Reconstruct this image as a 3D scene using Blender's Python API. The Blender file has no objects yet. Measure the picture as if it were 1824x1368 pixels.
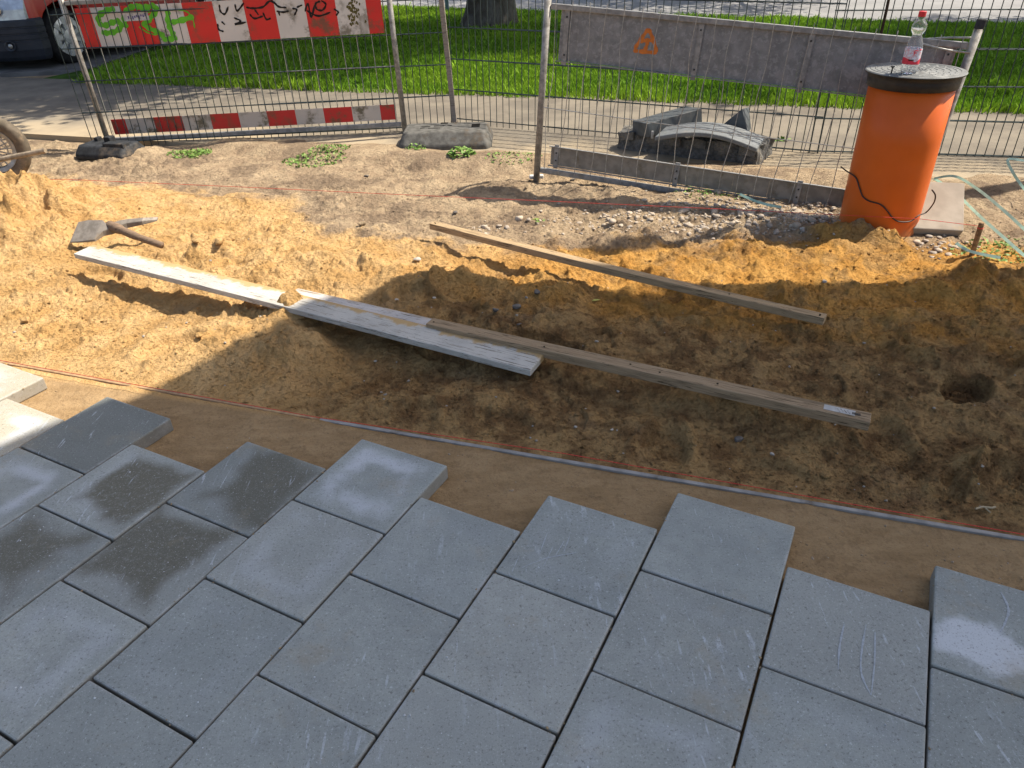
import bpy, bmesh, math, random
import numpy as np
from mathutils import Vector, Matrix, Quaternion
random.seed(7); rng = np.random.default_rng(7)
scene = bpy.context.scene
R_ = math.radians
# ------------------------------------------------------------------ camera
F_PX, PITCH, ROLL, CAM_H = 1298.7, 0.56264, -0.03075, 1.2666
cp, sp, cr, sr = math.cos(PITCH), math.sin(PITCH), math.cos(ROLL), math.sin(ROLL)
_r, _f, _u = Vector((1, 0, 0)), Vector((0, cp, -sp)), Vector((0, sp, cp))
RIGHT = cr * _r + sr * _u; UP = -sr * _r + cr * _u; FWD = _f
cam_d = bpy.data.cameras.new('camera'); cam = bpy.data.objects.new('camera', cam_d)
scene.collection.objects.link(cam); scene.camera = cam
cam.matrix_world = Matrix(((RIGHT.x, UP.x, -FWD.x, 0), (RIGHT.y, UP.y, -FWD.y, 0), (RIGHT.z, UP.z, -FWD.z, CAM_H), (0, 0, 0, 1)))
cam_d.sensor_width = 36; cam_d.lens = 36 * F_PX / 1824; cam_d.clip_start = 0.05; cam_d.clip_end = 2000
# ------------------------------------------------------------------ light
SUN_AZ, SUN_EL = R_(15), R_(54)
S = Vector((math.cos(SUN_AZ) * math.cos(SUN_EL), math.sin(SUN_AZ) * math.cos(SUN_EL), math.sin(SUN_EL)))
world = bpy.data.worlds.new('World'); scene.world = world; world.use_nodes = True
wn = world.node_tree
sky = wn.nodes.new('ShaderNodeTexSky'); sky.sky_type = 'NISHITA'; sky.sun_disc = False
sky.sun_elevation = SUN_EL; sky.sun_rotation = math.pi / 2 - SUN_AZ
sky.dust_density = 2.5; sky.ozone_density = .4; sky.air_density = .9
wn.links.new(sky.outputs[0], wn.nodes['Background'].inputs[0]); wn.nodes['Background'].inputs[1].default_value = 0.11
sl = bpy.data.lights.new('sun', 'SUN'); sl.energy = 4.3; sl.angle = R_(0.5); sl.color = (1, .92, .79)
so = bpy.data.objects.new('sun', sl); scene.collection.objects.link(so)
so.rotation_euler = S.to_track_quat('Z', 'Y').to_euler(); so.location = (6, 3, 12)
scene.view_settings.view_transform = 'Standard'; scene.view_settings.look = 'None'
scene.view_settings.exposure = 1.0; scene.view_settings.gamma = 1
scene.render.engine = 'CYCLES'
# ------------------------------------------------------------------ helpers
def at(px, py, z=0.0):                       # real point at height z seen at a photo pixel
    d = RIGHT * ((px - 912) / F_PX) - UP * ((py - 684) / F_PX) + FWD
    return Vector((0, 0, CAM_H)) + d * ((z - CAM_H) / d.z)
def ray(px, py): return RIGHT * ((px - 912) / F_PX) - UP * ((py - 684) / F_PX) + FWD
def pix(x, y, z):
    X, Y, Z = x, y, z - CAM_H
    a = X * RIGHT.x + Y * RIGHT.y + Z * RIGHT.z; b = X * UP.x + Y * UP.y + Z * UP.z; c = X * FWD.x + Y * FWD.y + Z * FWD.z
    return 912 + F_PX * a / c, 684 - F_PX * b / c
COL = scene.collection
def props(o, label=None, cat=None, group=None, kind=None):
    if label: o['label'] = label
    if cat: o['category'] = cat
    if group: o['group'] = group
    if kind: o['kind'] = kind
    return o
def thing(name, label, cat, loc=(0, 0, 0), rot=(0, 0, 0), group=None):
    o = bpy.data.objects.new(name, None); COL.objects.link(o); o.location = loc; o.rotation_euler = rot
    o.empty_display_size = .1
    return props(o, label, cat, group)
class MB:
    def __init__(s): s.v = []; s.f = []; s.m = []; s.cur = 0
    def add(s, vs, fs):
        n = len(s.v); s.v += [tuple(v) for v in vs]; s.f += [tuple(i + n for i in f) for f in fs]; s.m += [s.cur] * len(fs); return s
    def box(s, c, size, M=None):
        c = Vector(c); hx, hy, hz = size[0] / 2, size[1] / 2, size[2] / 2
        vs = [Vector((x, y, z)) for z in (-hz, hz) for y in (-hy, hy) for x in (-hx, hx)]
        if M is not None: vs = [M @ v for v in vs]
        return s.add([c + v for v in vs], [(0, 2, 3, 1), (4, 5, 7, 6), (0, 1, 5, 4), (2, 6, 7, 3), (0, 4, 6, 2), (1, 3, 7, 5)])
    def hexa(s, b, t):                         # bottom 4 ccw, top 4 ccw
        return s.add(list(b) + list(t), [(3, 2, 1, 0), (4, 5, 6, 7), (0, 1, 5, 4), (1, 2, 6, 5), (2, 3, 7, 6), (3, 0, 4, 7)])
    def tube(s, pts, r, n=8, closed=False, flat=None):
        pts = [Vector(p) for p in pts]; N = len(pts); rs = r if hasattr(r, '__len__') else [r] * N
        up = Vector((0, 0, 1)); rings = []; prev = None
        for i, p in enumerate(pts):
            if closed: t = pts[(i + 1) % N] - pts[i - 1]
            else: t = pts[min(i + 1, N - 1)] - pts[max(i - 1, 0)]
            t.normalize()
            if prev is None:
                a = t.cross(up)
                if a.length < .05: a = t.cross(Vector((1, 0, 0)))
            else:
                a = prev - t * prev.dot(t)
            a.normalize(); prev = a; b = a.cross(t)
            ky = 1 if flat is None else flat
            rings.append([p + (a * math.cos(k / n * 2 * math.pi) + b * ky * math.sin(k / n * 2 * math.pi)) * rs[i] for k in range(n)])
        vs = [v for rg in rings for v in rg]; fs = []
        for i in range(N if closed else N - 1):
            j = (i + 1) % N
            for k in range(n):
                fs.append((i * n + k, i * n + (k + 1) % n, j * n + (k + 1) % n, j * n + k))
        if not closed:
            fs.append(tuple(range(n))[::-1]); fs.append(tuple((N - 1) * n + k for k in range(n)))
        return s.add(vs, fs)
    def lathe(s, prof, n=32, c=(0, 0, 0), cap=True):
        c = Vector(c); vs = []; fs = []
        for r, z in prof:
            for k in range(n):
                a = k / n * 2 * math.pi; vs.append(c + Vector((r * math.cos(a), r * math.sin(a), z)))
        for i in range(len(prof) - 1):
            for k in range(n): fs.append((i * n + k, i * n + (k + 1) % n, (i + 1) * n + (k + 1) % n, (i + 1) * n + k))
        if cap:
            if prof[0][0] > 1e-4: fs.append(tuple(range(n))[::-1])
            if prof[-1][0] > 1e-4: fs.append(tuple((len(prof) - 1) * n + k for k in range(n)))
        return s.add(vs, fs)
    def prism(s, poly, z0, z1, M=None):
        n = len(poly); vs = [Vector((p[0], p[1], z0)) for p in poly] + [Vector((p[0], p[1], z1)) for p in poly]
        if M is not None: vs = [M @ v for v in vs]
        return s.add(vs, [tuple(range(n))[::-1], tuple(range(n, 2 * n))] + [(i, (i + 1) % n, n + (i + 1) % n, n + i) for i in range(n)])
    def xf(s, M):
        s.v = [tuple(M @ Vector(v)) for v in s.v]; return s
    def build(s, name, mat, parent=None, smooth=False, bevel=0, seg=2, loc=None, rot=None):
        me = bpy.data.meshes.new(name); me.from_pydata(s.v, [], s.f)
        mats = mat if isinstance(mat, (list, tuple)) else [mat]
        for m in mats: me.materials.append(m)
        if len(mats) > 1: me.polygons.foreach_set('material_index', s.m)
        bm = bmesh.new(); bm.from_mesh(me); bmesh.ops.recalc_face_normals(bm, faces=bm.faces); bm.to_mesh(me); bm.free()
        if smooth: me.polygons.foreach_set('use_smooth', [True] * len(me.polygons))
        o = bpy.data.objects.new(name, me); COL.objects.link(o)
        if parent: o.parent = parent
        if loc is not None: o.location = loc
        if rot is not None: o.rotation_euler = rot
        if bevel:
            b = o.modifiers.new('bevel', 'BEVEL'); b.width = bevel; b.segments = seg; b.limit_method = 'ANGLE'; b.angle_limit = R_(35)
        return o
def np_mesh(name, V, Fq, mat, parent=None, smooth=False):
    me = bpy.data.meshes.new(name); k = Fq.shape[1]
    me.vertices.add(len(V)); me.vertices.foreach_set('co', V.astype(np.float32).ravel())
    me.loops.add(Fq.size); me.loops.foreach_set('vertex_index', Fq.astype(np.int32).ravel())
    me.polygons.add(len(Fq)); me.polygons.foreach_set('loop_start', np.arange(len(Fq), dtype=np.int32) * k)
    me.polygons.foreach_set('loop_total', np.full(len(Fq), k, np.int32))
    if smooth: me.polygons.foreach_set('use_smooth', np.ones(len(Fq), bool))
    me.update(calc_edges=True); me.materials.append(mat)
    o = bpy.data.objects.new(name, me); COL.objects.link(o)
    if parent: o.parent = parent
    return o
# ------------------------------------------------------------------ node material helper
class NM:
    def __init__(s, name, rough=.8, spec=.3):
        s.mat = bpy.data.materials.new(name); s.mat.use_nodes = True; s.t = s.mat.node_tree; s.n = s.t.nodes; s.b = s.n['Principled BSDF']
        s.b.inputs['Roughness'].default_value = rough; s.b.inputs['Specular IOR Level'].default_value = spec
    def L(s, a, b): s.t.links.new(a, b)
    def put(s, sock, v):
        if isinstance(v, bpy.types.NodeSocket): s.L(v, sock)
        elif isinstance(v, (tuple, list)) and len(v) == 3 and sock.type == 'RGBA': sock.default_value = (*v, 1)
        else: sock.default_value = v
    def pos(s): return s.n.new('ShaderNodeNewGeometry').outputs['Position']
    def obj(s): return s.n.new('ShaderNodeTexCoord').outputs['Object']
    def sc(s, vec, k):
        m = s.n.new('ShaderNodeMapping'); s.put(m.inputs[0], vec); m.inputs['Scale'].default_value = k if hasattr(k, '__len__') else (k, k, k); return m.outputs[0]
    def noise(s, vec, scale, det=4, rough=.55, dist=0):
        t = s.n.new('ShaderNodeTexNoise'); s.put(t.inputs['Vector'], vec); t.inputs['Scale'].default_value = scale
        t.inputs['Detail'].default_value = det; t.inputs['Roughness'].default_value = rough; t.inputs['Distortion'].default_value = dist; return t.outputs['Fac']
    def vor(s, vec, scale, feat='F1', out='Distance'):
        t = s.n.new('ShaderNodeTexVoronoi'); s.put(t.inputs['Vector'], vec); t.inputs['Scale'].default_value = scale; t.feature = feat; return t.outputs[out]
    def ramp(s, v, lo, hi, a=0., b=1., smooth=True):
        m = s.n.new('ShaderNodeMapRange'); s.put(m.inputs[0], v); m.inputs[1].default_value = lo; m.inputs[2].default_value = hi; m.inputs[3].default_value = a; m.inputs[4].default_value = b
        if smooth: m.interpolation_type = 'SMOOTHSTEP'
        return m.outputs[0]
    def math(s, op, a, b=0., c=None):
        m = s.n.new('ShaderNodeMath'); m.operation = op; s.put(m.inputs[0], a); s.put(m.inputs[1], b)
        if c is not None: s.put(m.inputs[2], c)
        return m.outputs[0]
    def mix(s, f, a, b, mode='MIX'):
        m = s.n.new('ShaderNodeMix'); m.data_type = 'RGBA'; m.blend_type = mode; s.put(m.inputs[0], f); s.put(m.inputs[6], a); s.put(m.inputs[7], b); return m.outputs[2]
    def xyz(s, v):
        m = s.n.new('ShaderNodeSeparateXYZ'); s.L(v, m.inputs[0]); return m.outputs
    def attr(s, name, typ='GEOMETRY', out='Fac'):
        m = s.n.new('ShaderNodeAttribute'); m.attribute_name = name; m.attribute_type = typ; return m.outputs[out]
    def bump(s, h, strength=.5, dist=.01):
        b = s.n.new('ShaderNodeBump'); s.put(b.inputs['Height'], h); b.inputs['Strength'].default_value = strength; b.inputs['Distance'].default_value = dist
        s.L(b.outputs[0], s.b.inputs['Normal']); return s
    def col(s, c): s.put(s.b.inputs['Base Color'], c); return s
def simple(name, c, rough=.6, spec=.4, metal=0, var=.25, scale=20, bump=0, bdist=.003, dark=None, dirt=0., dscale=6, dirtc=(.12, .09, .06)):
    m = NM(name, rough, spec); o = m.obj(); n1 = m.noise(o, scale, 5)
    c2 = dark or tuple(x * (1 - var) for x in c)
    cc = m.mix(m.ramp(n1, .35, .65), c, c2)
    if dirt: cc = m.mix(m.ramp(m.noise(o, dscale, 8, .7), .62 - dirt * .2, .72), cc, dirtc)
    m.col(cc); m.b.inputs['Metallic'].default_value = metal
    m.put(m.b.inputs['Roughness'], m.ramp(n1, .3, .7, max(rough - .1, .02), min(rough + .12, 1)))
    if bump: m.bump(m.noise(o, scale * 3, 6, .65), bump, bdist)
    return m.mat
galv = simple('galvanised steel', (.29, .285, .275), .55, .4, .25, .3, 30, .1, dirt=.4, dscale=12, dirtc=(.2, .18, .15))
galv_old = simple('weathered steel tube', (.34, .32, .29), .6, .4, .35, .35, 40, .2, dirt=.7, dscale=15, dirtc=(.13, .11, .09))
wire_m = simple('mesh wire', (.05, .07, .07), .5, .5, .5, .3, 60)
wire_l = simple('galvanised wire', (.40, .39, .36), .5, .5, .5, .3, 60)
black_rub = simple('black rubber', (.03, .032, .035), .75, .3, 0, .4, 30, .4, dirt=.5, dirtc=(.13, .10, .07))
def facenoise_metal():
    m = NM('galvanised board back', .6, .35); o = m.obj()
    a = m.noise(o, 14, 6, .7); v = m.noise(o, 45, 3, .6, .6)
    c = m.mix(m.ramp(a, .35, .65), (.245, .245, .245), (.165, .168, .168)); c = m.mix(m.ramp(v, .52, .62, 0, .5), c, (.33, .33, .325))
    m.col(c); m.b.inputs['Metallic'].default_value = .15; m.bump(v, .1, .002); return m.mat
board_back = facenoise_metal(); kick_back = simple('grimy kick board back', (.27, .245, .205), .75, .25, .05, .25, 18, .15, dirt=.5, dscale=14, dirtc=(.14, .115, .07))
def painted(name, c, gd=.8, lo_=.45):
    m = NM(name, .45, .4); o = m.obj(); n = m.noise(o, 9, 10, .72); lo = m.noise(m.sc(o, (1, 1, .5)), 5, 3)
    dirt = m.math('MULTIPLY', m.ramp(n, .46, .60), m.ramp(lo, lo_, lo_ + .15))
    base = m.mix(m.ramp(m.noise(o, 3, 3), .3, .7), c, tuple(x * .86 for x in c)); m.col(m.mix(m.math('MULTIPLY', dirt, gd), base, (.09, .075, .04))); return m.mat
red_b, white_b = painted('red reflective foil', (.62, .02, .015)), painted('white reflective foil', (.62, .58, .53))
red_s, white_s = painted('red foil of kick strip', (.50, .02, .02), .85, .36), painted('white foil of kick strip', (.50, .45, .40), .9, .36)
# ------------------------------------------------------------------ site frame: t along the laying edge, s away from the house
E1, E2 = Vector((.9522, -.3055, 0)), Vector((.3055, .9522, 0))
ST = lambda x, y: (x * E1.x + y * E1.y, x * E2.x + y * E2.y)
# noise for terrain
def vnoise(x, y, seed):
    xi = np.floor(x).astype(np.int64); yi = np.floor(y).astype(np.int64); xf = x - xi; yf = y - yi
    def h(a, b):
        n = (a * 374761393 + b * 668265263 + seed * 974634777) & 0xffffffff
        n = ((n ^ (n >> 13)) * 1274126177) & 0xffffffff; return ((n ^ (n >> 16)) & 0xffff) / 65535.0
    u = xf * xf * (3 - 2 * xf); v = yf * yf * (3 - 2 * yf)
    return (h(xi, yi) * (1 - u) + h(xi + 1, yi) * u) * (1 - v) + (h(xi, yi + 1) * (1 - u) + h(xi + 1, yi + 1) * u) * v
def fbm(x, y, f, seed, o=4, g=.5):
    a = 1; r = 0; t = 0
    for i in range(o):
        r = r + a * (vnoise(x * f + i * 13.7, y * f - i * 7.3, seed + i) - .5); t += a; a *= g; f *= 2.03
    return r / t * 2
def clods(x, y, f, seed, thr=.0, dens=1.):
    xi = np.floor(x * f).astype(np.int64); yi = np.floor(y * f).astype(np.int64); out = np.zeros_like(x)
    def h(a, b, k):
        n = (a * 374761393 + b * 668265263 + (seed + k) * 974634777) & 0xffffffff
        n = ((n ^ (n >> 13)) * 1274126177) & 0xffffffff; return ((n ^ (n >> 16)) & 0xffff) / 65535.0
    for dx in (-1, 0, 1):
        for dy in (-1, 0, 1):
            a = xi + dx; b = yi + dy
            cx = (a + h(a, b, 1)) / f; cy = (b + h(a, b, 2)) / f; r = (.18 + .55 * h(a, b, 3) ** 2) / f; on = h(a, b, 4) < dens
            d = 1 - ((x - cx) ** 2 + (y - cy) ** 2) / (r * r)
            out = np.maximum(out, np.where(on, np.sqrt(np.clip(d, 0, 1)) * r, 0))
    return out
def sst(a, b, x): t = np.clip((x - a) / (b - a), 0, 1); return t * t * (3 - 2 * t)
BUMPS = [  # photo px, radii (m) along/across, height
    (30, 400, .42, .28, .16), (-60, 420, .4, .3, .12), (385, 440, .09, .05, .035), (350, 445, .07, .04, .03), (400, 470, .30, .16, .045), (560, 490, .35, .16, .03), (560, 455, .25, .1, .03), (700, 440, .35, .12, .03),
    (1000, 430, .30, .10, .035), (1105, 422, .09, .06, .075), (1160, 416, .07, .04, .05), (1085, 440, .05, .03, -.03), (1300, 440, .3, .10, .04), (1500, 440, .20, .05, .03), (1480, 450, .3, .1, .03),
    (1800, 505, .25, .08, .06), (1740, 500, .06, .03, .03), (520, 545, .12, .06, .05), (230, 480, .25, .05, -.02), (280, 530, .30, .05, -.012), (470, 590, .25, .12, .03),
    (850, 475, .12, .05, -.06), (930, 490, .1, .03, -.03), (860, 500, .35, .07, .05), (720, 510, .12, .05, .04), (1420, 520, .4, .05, .03), (1650, 510, .25, .05, .035),
    (1370, 385, .3, .07, .05), (1240, 400, .3, .06, .02), (950, 335, .35, .05, .03), (1100, 345, .5, .05, .035), (640, 385, .2, .12, .02),
    (1690, 480, .2, .06, .03), (1820, 600, .2, .2, .05), (1600, 620, .25, .1, .02), (940, 745, .09, .05, -.025), (820, 790, .3, .05, -.01), (1180, 770, .1, .04, -.015), (1750, 640, .16, .04, .02),
    (1560, 860, .2, .03, -.01), (900, 560, .18, .05, .025), (850, 590, .12, .04, -.03), (1000, 560, .1, .04, .02), (450, 375, .12, .06, .04), (230, 275, .25, .1, .05), (790, 258, .3, .15, .02), (545, 605, .10, .06, .035), (150, 545, .12, .04, -.03), (1560, 560, .25, .05, .03), (1300, 690, .2, .06, .02), (330, 600, .3, .06, .02), (250, 300, .14, .06, .06)]
BP = [(at(a, b), rx, ry, h) for a, b, rx, ry, h in BUMPS]
HEAPS = [(at(a, b).x, at(a, b).y, c, d, e) for a, b, c, d, e in ((1500, 415, .17, .07, .085), (1570, 428, .10, .06, .075), (1620, 445, .10, .05, .05))]
FEET = []
_r2 = random.Random(5)
for i in range(34):
    px, py = _r2.uniform(150, 1800), _r2.uniform(450, 900); FEET.append((at(px, py), _r2.uniform(-.5, 1.5), _r2.uniform(.05, .075), _r2.uniform(.10, .15), _r2.uniform(.012, .030)))
SCARPS = [(at(_r2.uniform(20, 1810), 400 + 480 * _r2.random() ** 1.3), _r2.uniform(-1.2, 1.9), _r2.uniform(.05, .15), _r2.uniform(.010, .028), _r2.uniform(.04, .10)) for i in range(64)]
BOOT = at(1722, 688)
BOARDS = []   # (p0, p1, halfwidth, z0, z1) used to seat boards into the sand
def board_line(a, b, hw): BOARDS.append((a, b, hw))
# boards: axis end points (bottom face centre)
WA = (at(152, 452, .045), at(957, 656, .012)); WB = (at(520, 528, .012), at(778, 588, .014)); TC = (at(766, 585, .03), at(1547, 760, .018)); TD = (at(770, 406, .045), at(1468, 576, .012))
for (a, b), hw in ((WA, .052), (WB, .045), (TC, .026), (TD, .021)): board_line(a, b, hw + .012)
def height(x, y):
    x = np.asarray(x, float); y = np.asarray(y, float)
    t = x * E1.x + y * E1.y; s = x * E2.x + y * E2.y
    sand = sst(1.60, 1.85, s + .02 * fbm(x, y, 5, 3)); far = sst(3.3, 4.0, s)
    z = -.045 + .004 * fbm(x, y, 3, 11) + .0012 * fbm(t * 2.5, s * 26, 1, 12, 3) + .0018 * np.maximum(fbm(x, y, 17, 13, 4) - .15, 0) * 4
    rough = sand * (1 - .30 * sst(3.3, 4.3, s)) * (1 - sst(4.3, 4.6, s) * .9)
    hz = .035 * fbm(x, y, 1.8, 21, 3) + .036 * fbm(x, y, 4.6, 22, 4) - .016 * np.abs(fbm(x, y, 9, 23, 5)) + .011 * fbm(x, y, 26, 24, 4, .65) - .010 * np.maximum(fbm(x, y, 38, 25, 3, .7) - .12, 0)
    for p, rx, ry, h in BP:
        dx = x - p.x; dy = y - p.y; a = dx * E1.x + dy * E1.y; b = dx * E2.x + dy * E2.y; rx2 = rx; ry2 = ry * 1.4
        g = np.exp(-(a * a) / (rx2 * rx2) - (b * b) / (ry2 * ry2)); hz = hz + h * g * (1 + .8 * fbm(x, y, 9, 31, 4))
    for p, an, rw, rl, dp in FEET:
        dx = x - p.x; dy = y - p.y; a = dx * math.cos(an) + dy * math.sin(an); b = -dx * math.sin(an) + dy * math.cos(an)
        q = (a / rl) ** 2 + (b / rw) ** 2; hz = hz - dp * sst(1.15, .7, q) + dp * .5 * np.exp(-((q - 1.5) / .35) ** 2)
    wob = .014 * fbm(x, y, 14, 71, 4)
    for p, an, L_, h_, w_ in SCARPS:
        dx = x - p.x; dy = y - p.y; a = dx * math.cos(an) + dy * math.sin(an); b = -dx * math.sin(an) + dy * math.cos(an) + wob - a * a / L_ * .35
        hz = hz + h_ * np.where(b < 0, sst(-w_, 0, b), sst(.007, 0, b)) * sst(1.1, .5, np.abs(a) / L_)
    m = sst(.42, .60, vnoise(x * 2.1, y * 2.1, 41) + .25 * fbm(x, y, 6, 43, 2)) * .85 + .15
    hz = hz + m * (clods(x + .02 * fbm(x, y, 30, 54, 3), y + .02 * fbm(x, y, 30, 55, 3), 24, 51, dens=.35) * .6 + clods(x, y, 60, 52, dens=.5) * .7) + m * clods(x + .03 * fbm(x, y, 16, 56, 4), y + .03 * fbm(x, y, 16, 57, 4), 9, 53, dens=.12) * .45
    dx = x - BOOT.x; dy = y - BOOT.y; a = dx * .8 + dy * .6; b = -dx * .6 + dy * .8
    q = (a / .075) ** 2 + (b / .062) ** 2
    tread = .010 * (np.abs(np.sin(a * 90 + np.abs(b) * 60)) > .6)
    hz = np.where(q < 1.6, hz * (1 - sst(1.5, .9, q)) + (-.040 + tread + .012 * fbm(x, y, 22, 93, 3)) * sst(1.3, .85, q + .5 * fbm(x, y, 12, 94, 3)), hz)
    z = z + sand * .012 + hz * rough + far * .022
    for (px, py, rx2, ry2, h2) in HEAPS:
        dx = x - px; dy = y - py; q2 = ((dx * E1.x + dy * E1.y) / rx2) ** 2 + ((dx * E2.x + dy * E2.y) / ry2) ** 2
        z = z + h2 * np.exp(-q2) * (1 + .55 * fbm(x, y, 14, 91, 5))
    # seat the boards
    for i, (a, b, hw) in enumerate(BOARDS):
        d = b - a; L = math.hypot(d.x, d.y); ux, uy = d.x / L, d.y / L
        tt = ((x - a.x) * ux + (y - a.y) * uy) / L; pp = np.abs(-(x - a.x) * uy + (y - a.y) * ux)
        zb = a.z + (b.z - a.z) * np.clip(tt, 0, 1) - .006
        inside = sst(hw + .035, hw, pp) * sst(-.04, 0, tt) * sst(1.04, 1, tt)
        if i == 0: inside = inside * (1 - .0 * tt)
        z = z * (1 - inside) + np.minimum(z, zb) * inside
    # sand heaped over the middle of the white board
    g = at(520, 540, .04); dx = x - g.x; dy = y - g.y; q = ((dx * E1.x + dy * E1.y) / .085) ** 2 + ((dx * E2.x + dy * E2.y) / .10) ** 2
    z = z + np.exp(-q) * .075 * (1 + .5 * fbm(x, y, 20, 77, 3))
    # never rise over the slabs, the path or the grass strip
    z = np.where(s < 1.52, np.minimum(z, -.040), z)
    k = sst(4.20, 4.42, s + .05 * fbm(x, y, 4, 61)); spill = sst(-4.2, -3.3, t) * sst(2.5, 1.9, t)
    zz = .030 + .010 * fbm(x, y, 3, 62) - .055 * sst(4.45, 5.0, s + .22 * fbm(x, y, 2.5, 63, 4)); z = z * (1 - k) + (zz * spill + (-.03) * (1 - spill)) * k
    return z
def hz1(x, y): return float(height(np.array([x]), np.array([y]))[0])
# ------------------------------------------------------------------ ground sheet
xi = np.concatenate([-np.geomspace(60, 1.08, 26), np.linspace(-1.04, 1.04, 1120), np.geomspace(1.08, 60, 26)])
yr = np.concatenate([[-200, -60, -20, -8, -3, -1, 0, .3], .5 + (np.linspace(0, 1, 940) ** 1.5) * 5.6, np.geomspace(6.2, 1500, 60)])
Y, XI = np.meshgrid(yr, xi, indexing='ij'); X = XI * (.78 * np.maximum(Y, .3) + .45)
Z = np.where(Y > .3, height(X, Y), -.05); Z = np.where(Y > 6.1, -.03 - .25 * sst(30, 200, Y), Z)
nr, nc = X.shape; idx = np.arange(nr * nc).reshape(nr, nc)
Fq = np.stack([idx[:-1, :-1], idx[:-1, 1:], idx[1:, 1:], idx[1:, :-1]], -1).reshape(-1, 4)
def sand_material():
    m = NM('sand and soil', .95, .1); p = m.pos(); o = m.xyz(p)
    s = m.math('ADD', m.math('MULTIPLY', o[0], .3055), m.math('MULTIPLY', o[1], .9522)); t = m.math('SUBTRACT', m.math('MULTIPLY', o[0], .9522), m.math('MULTIPLY', o[1], .3055))
    big = m.noise(p, 1.3, 4, .6); mid = m.noise(p, 6, 5, .6); scn = m.noise(p, 38, 6, .75); fine = m.noise(p, 120, 4, .7); grain = m.noise(p, 420, 2, .8)
    sw = m.math('ADD', s, m.math('MULTIPLY', m.math('SUBTRACT', mid, .5), .55))
    yel = m.mix(m.ramp(mid, .35, .65), (.65, .42, .19), (.52, .31, .12))
    tw = m.math('ADD', t, m.math('MULTIPLY', m.math('SUBTRACT', big, .5), 1.2))
    ora = m.mix(m.ramp(mid, .35, .65), (.58, .315, .088), (.46, .225, .05))
    yel = m.mix(m.ramp(tw, -1.6, -.5), yel, ora)                         # paler heap on one side, fresh orange sand on the other
    damp = m.mix(m.ramp(m.noise(p, 10, 6, .65), .38, .62), (.40, .25, .105), (.185, .105, .045))  # damp sand tone, its darkness partly standing in for shade
    dirt = m.mix(m.ramp(mid, .3, .7), (.49, .37, .235), (.31, .225, .145))
    scr = m.mix(m.ramp(m.noise(m.sc(p, (1, 3, 1)), 9, 4), .3, .7), (.37, .25, .13), (.29, .19, .095))
    nearmix = m.ramp(sw, 2.75, 2.35)                                     # trodden damp sand, browned further to deepen the shaded side
    c = m.mix(m.math('MULTIPLY', nearmix, m.ramp(tw, -1.7, -.9)), m.mix(m.math('MULTIPLY', m.math('MULTIPLY', m.ramp(m.noise(p, 4.1, 6, .7), .48, .58), m.ramp(tw, -1.4, -.4)), .6), yel, damp), damp)
    c = m.mix(m.math('MULTIPLY', m.ramp(m.noise(p, 3.1, 5, .65), .57, .70), .35), c, m.mix(m.ramp(sw, 1.9, 2.4), (.27, .18, .10), (.38, .27, .16)))
    lim = m.math('ADD', m.math('ADD', m.ramp(t, -1.3, .6, 0, .36), m.ramp(t, .1, .5, 0, .17)), m.ramp(t, -1.9, -2.5, 0, .45)); dirt = m.mix(m.math('MULTIPLY', m.ramp(m.noise(p, 2.6, 6, .7), .50, .60), .7), dirt, (.20, .145, .10)); c = m.mix(m.ramp(m.math('SUBTRACT', sw, lim), 2.98, 3.16), c, dirt)
    scr = m.mix(m.ramp(scn, .5, .66, 0, .55), scr, (.21, .135, .07)); c = m.mix(m.ramp(s, 1.63, 1.59), c, scr)
    c = m.mix(m.ramp(fine, .45, .75, 0, .45), c, m.mix(.6, c, (.12, .065, .02)))
    c = m.mix(m.ramp(grain, .62, .78, 0, .35), c, (.6, .5, .36))
    far = m.ramp(s, 15, 40); c = m.mix(far, c, (.07, .10, .03))
    m.col(c)
    h = m.math('ADD', m.math('MULTIPLY', fine, .7), m.math('MULTIPLY', grain, .3))
    pit = m.ramp(m.noise(p, 75, 5, .75), .44, .36); h = m.math('ADD', h, m.math('MULTIPLY', m.noise(p, 45, 5, .7), 1.6)); h = m.math('SUBTRACT', h, m.math('MULTIPLY', m.math('MULTIPLY', pit, m.ramp(s, 1.6, 1.7)), 1.1))
    m.bump(m.math('MULTIPLY', h, m.ramp(s, 1.59, 1.70, .35, 1.)), .95, .013); return m.mat
sand_m = sand_material()
gr = np_mesh('ground', np.stack([X, Y, Z], -1).reshape(-1, 3), Fq, sand_m, smooth=True); gr['kind'] = 'structure'
# path, grass, road: sheets along the site frame
def stp(t, s, z=0): v = E1 * t + E2 * s; return (v.x, v.y, z)
def path_mat():
    m = NM('concrete path', .9, .15); p = m.pos(); a = m.noise(p, 2.2, 6, .65); b = m.noise(p, 130, 3, .7)
    c = m.mix(m.ramp(a, .35, .65), (.215, .185, .14), (.13, .112, .088)); c = m.mix(m.ramp(b, .3, .7, 0, .35), c, (.17, .15, .13))
    q = m.xyz(p); s = m.math('ADD', m.math('MULTIPLY', q[0], .3055), m.math('MULTIPLY', q[1], .9522))
    c = m.mix(m.math('MULTIPLY', m.ramp(m.math('ADD', s, m.math('MULTIPLY', m.noise(p, 2.5, 5), 1.2)), 5.7, 5.0), .75), c, (.43, .34, .22))  # sand trodden onto it
    m.col(c); m.bump(b, .35, .004); return m.mat
pm = MB(); q = .002
pts = [(-14, 4.40), (-5, 4.39), (-2.6, 4.40), (-1.6, 4.43), (0, 4.41), (1.3, 4.42), (2.6, 4.40), (9, 4.40)]
top = [stp(t, s, .012) for t, s in pts] + [stp(9, 6.5, .004), stp(-14, 6.5, .004)]
n = len(top); pm.add(top + [(a[0], a[1], -.12) for a in top], [tuple(range(n))] + [(i, (i + 1) % n, n + (i + 1) % n, n + i) for i in range(n)])
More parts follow.
